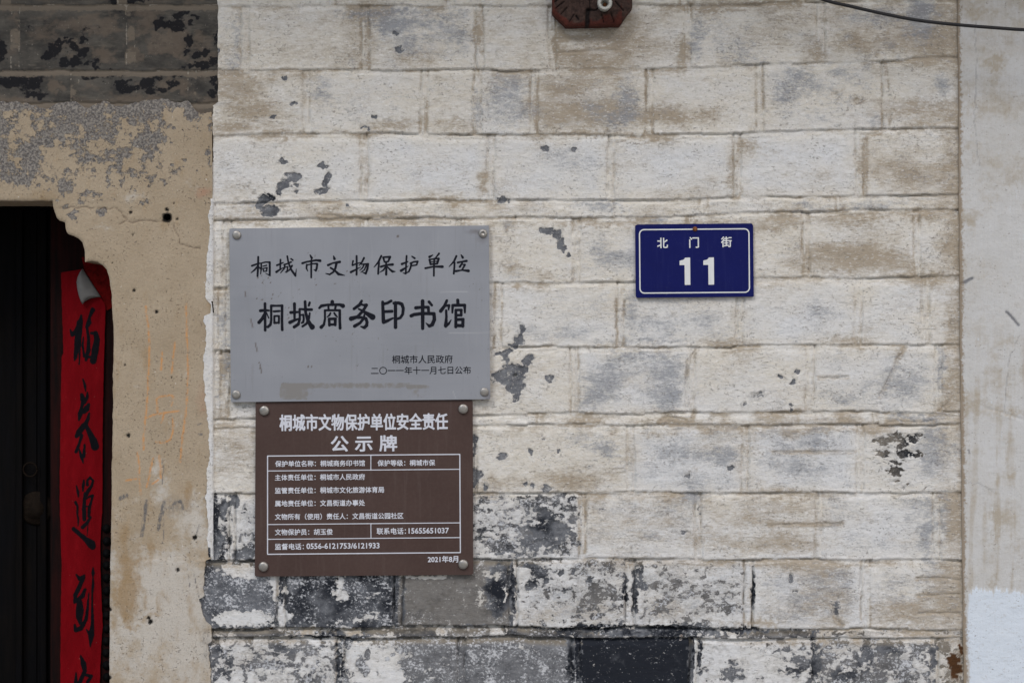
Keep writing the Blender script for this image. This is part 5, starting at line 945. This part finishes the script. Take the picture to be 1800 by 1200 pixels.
# ------------------------------------------------------------------ red painted beam end with a porcelain insulator
OCT = [(970, -54), (994, -80), (1086, -80), (1110, -54), (1110, 18), (1088, 49), (994, 51), (970, 27)]
FO = .034
mo = M('weathered_red_beam'); rot, crk, red_, z_ = mo.attr('beam')
on = mo.noise(7, 1, 5, .7, 2.); on2 = mo.noise(22, 1, 4, .6, 5.)
co = mo.mix(mo.lin(on, .3, .7), (.020, .012, .010), (.075, .045, .036))
rd_ = mo.add(red_, mo.lin(on2, .25, .75, -.4, .4)); co = mo.mix(mo.step(rd_, .3, .7), co, mo.mix(mo.lin(on, .3, .7), (.048, .014, .010), (.095, .024, .016)))
co = mo.mix(crk, co, (.006, .005, .005))
mo.bump(mo.add(on, on2), .8, .003); MAT['beam'] = mo.fin(co, .8, 0, .2)
be = thing('wooden_beam', 'octagonal dark red beam end with split decayed centre sticking out of the wall top', 'beam', W(1040, 51))
OCR = [([(1032, 22), (1031, 53)], 4.2), ([(1032, 22), (1046, 23), (1050, 20)], 1.4), ([(985, 30), (996, 18)], .9), ([(1094, 24), (1080, 8)], .9), ([(976, 20), (990, 8)], .8), ([(1012, 32), (1016, 39)], 1.4), ([(975, 8), (982, 2)], 1.6), ([(1036, 22), (1036, 0)], 1.), ([(1060, 45), (1056, 30)], .6), ([(1078, 44), (1072, 28)], .6), ([(1000, 44), (1008, 30)], .7)]
def h_be(X, Y):
    f = poly_sdf(X, Y, OCT); r = blobs(X, Y, [(1015, 4, 34, 30)], 6, 701, 1.5)
    h = FO - .004 * np.exp(-np.clip(f, 0, 99) / 2.2) + .003 * (fbm(X / 16, Y / 16, 702, 3) - .5) - .007 * r - .005 * r * (fbm(X / 5, Y / 5, 703, 3))
    for p, w_ in OCR: h -= .006 * np.exp(-(seg_dist(X, Y, p) / (w_ * .9)) ** 2)
    return h
def a_be(X, Y):
    f = poly_sdf(X, Y, OCT); r = blobs(X, Y, [(1015, 4, 40, 34)], 6, 701, 1.5)
    red = 1.05 - np.clip(f, 0, 60) / 26. - 1.2 * r; red = np.where(f < -.5, .9, red)
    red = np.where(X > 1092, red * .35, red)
    ck = np.zeros_like(X)
    for p, w_ in OCR: ck = np.maximum(ck, .9 * (1 - ss(.6, 1.2, seg_dist(X + 2 * (vn(X / 5, Y / 5, 704) - .5), Y, p) / w_)))
    return chans(r, ck, np.clip(red, 0, 1), r)
region('beam_end', lambda X, Y: poly_sdf(X, Y, OCT) + 1.0 * (fbm(X / 10, Y / 10, 705, 2) - .5), arange(962, 1118, 1.5), arange(-88, 58, 1.5), h_be, {'beam': a_be}, 0, .05, MAT['beam'], be)
ins = MB(); c = W(1060.5, 15, 0); c = (c[0], -FO + .006, c[2])
ins.lathe(c, [(.0145, 0), (.0145, .028), (.0165, .030), (.0172, .034), (.0168, .038), (.0150, .0405), (.0105, .0405), (.0092, .038), (.0078, .030), (.0060, .018), (0, .018)], 32)
io = ins.build('insulator', MAT['ceramic'], be, auto=.7)
sc2 = MB(); sc2.lathe((c[0] + .001, c[1] - .0182, c[2] - .001), [(.0046, 0), (.0046, .004), (.003, .0062), (0, .0065)], 14); sc2.build('screw', MAT['rust'], io if False else be, smooth=True)

# ------------------------------------------------------------------ cable, nail
cb_ = MB()
CP = [(1090, -260, .005), (1180, -170, .03), (1280, -92, .09), (1360, -42, .105), (1440, -3, .11), (1500, 12.5, .11), (1560, 26, .11), (1620, 37, .11), (1690, 44.5, .11), (1760, 50, .11), (1800, 52.5, .11), (1900, 55, .11), (2100, 40, .10), (2400, -20, .02), (2600, -80, .012)]
P = np.array(CP); t = np.linspace(0, len(P) - 1, 120); pts = []
for v in t:                                          # Catmull-Rom
    i = int(min(max(math.floor(v), 0), len(P) - 2)); f = v - i; p0, p1, p2, p3 = P[max(i - 1, 0)], P[i], P[i + 1], P[min(i + 2, len(P) - 1)]
    q = .5 * (2 * p1 + (p2 - p0) * f + (2 * p0 - 5 * p1 + 4 * p2 - p3) * f * f + (3 * p1 - p0 - 3 * p2 + p3) * f ** 3)
    pts.append(W(q[0], q[1], -q[2]))
cb_.tube(pts, .0039, 12)
tag(cb_.build('electric_cable', MAT['black_rubber'], smooth=True), 'black electric cable sagging across the top right of the walls', 'cable')
nl = MB(); a = W(375.5, 549, -.004); b_ = W(373, 531, -.020)
nl.tube([a, b_], .0014, 8); nl.tube([b_, tuple(np.array(b_) + (np.array(b_) - np.array(a)) * .06)], .0024, 8)
tag(nl.build('wall_nail', MAT['dark'], smooth=False), 'bent dark nail in the plaster edge left of the steel plaque', 'nail', kind='thing')
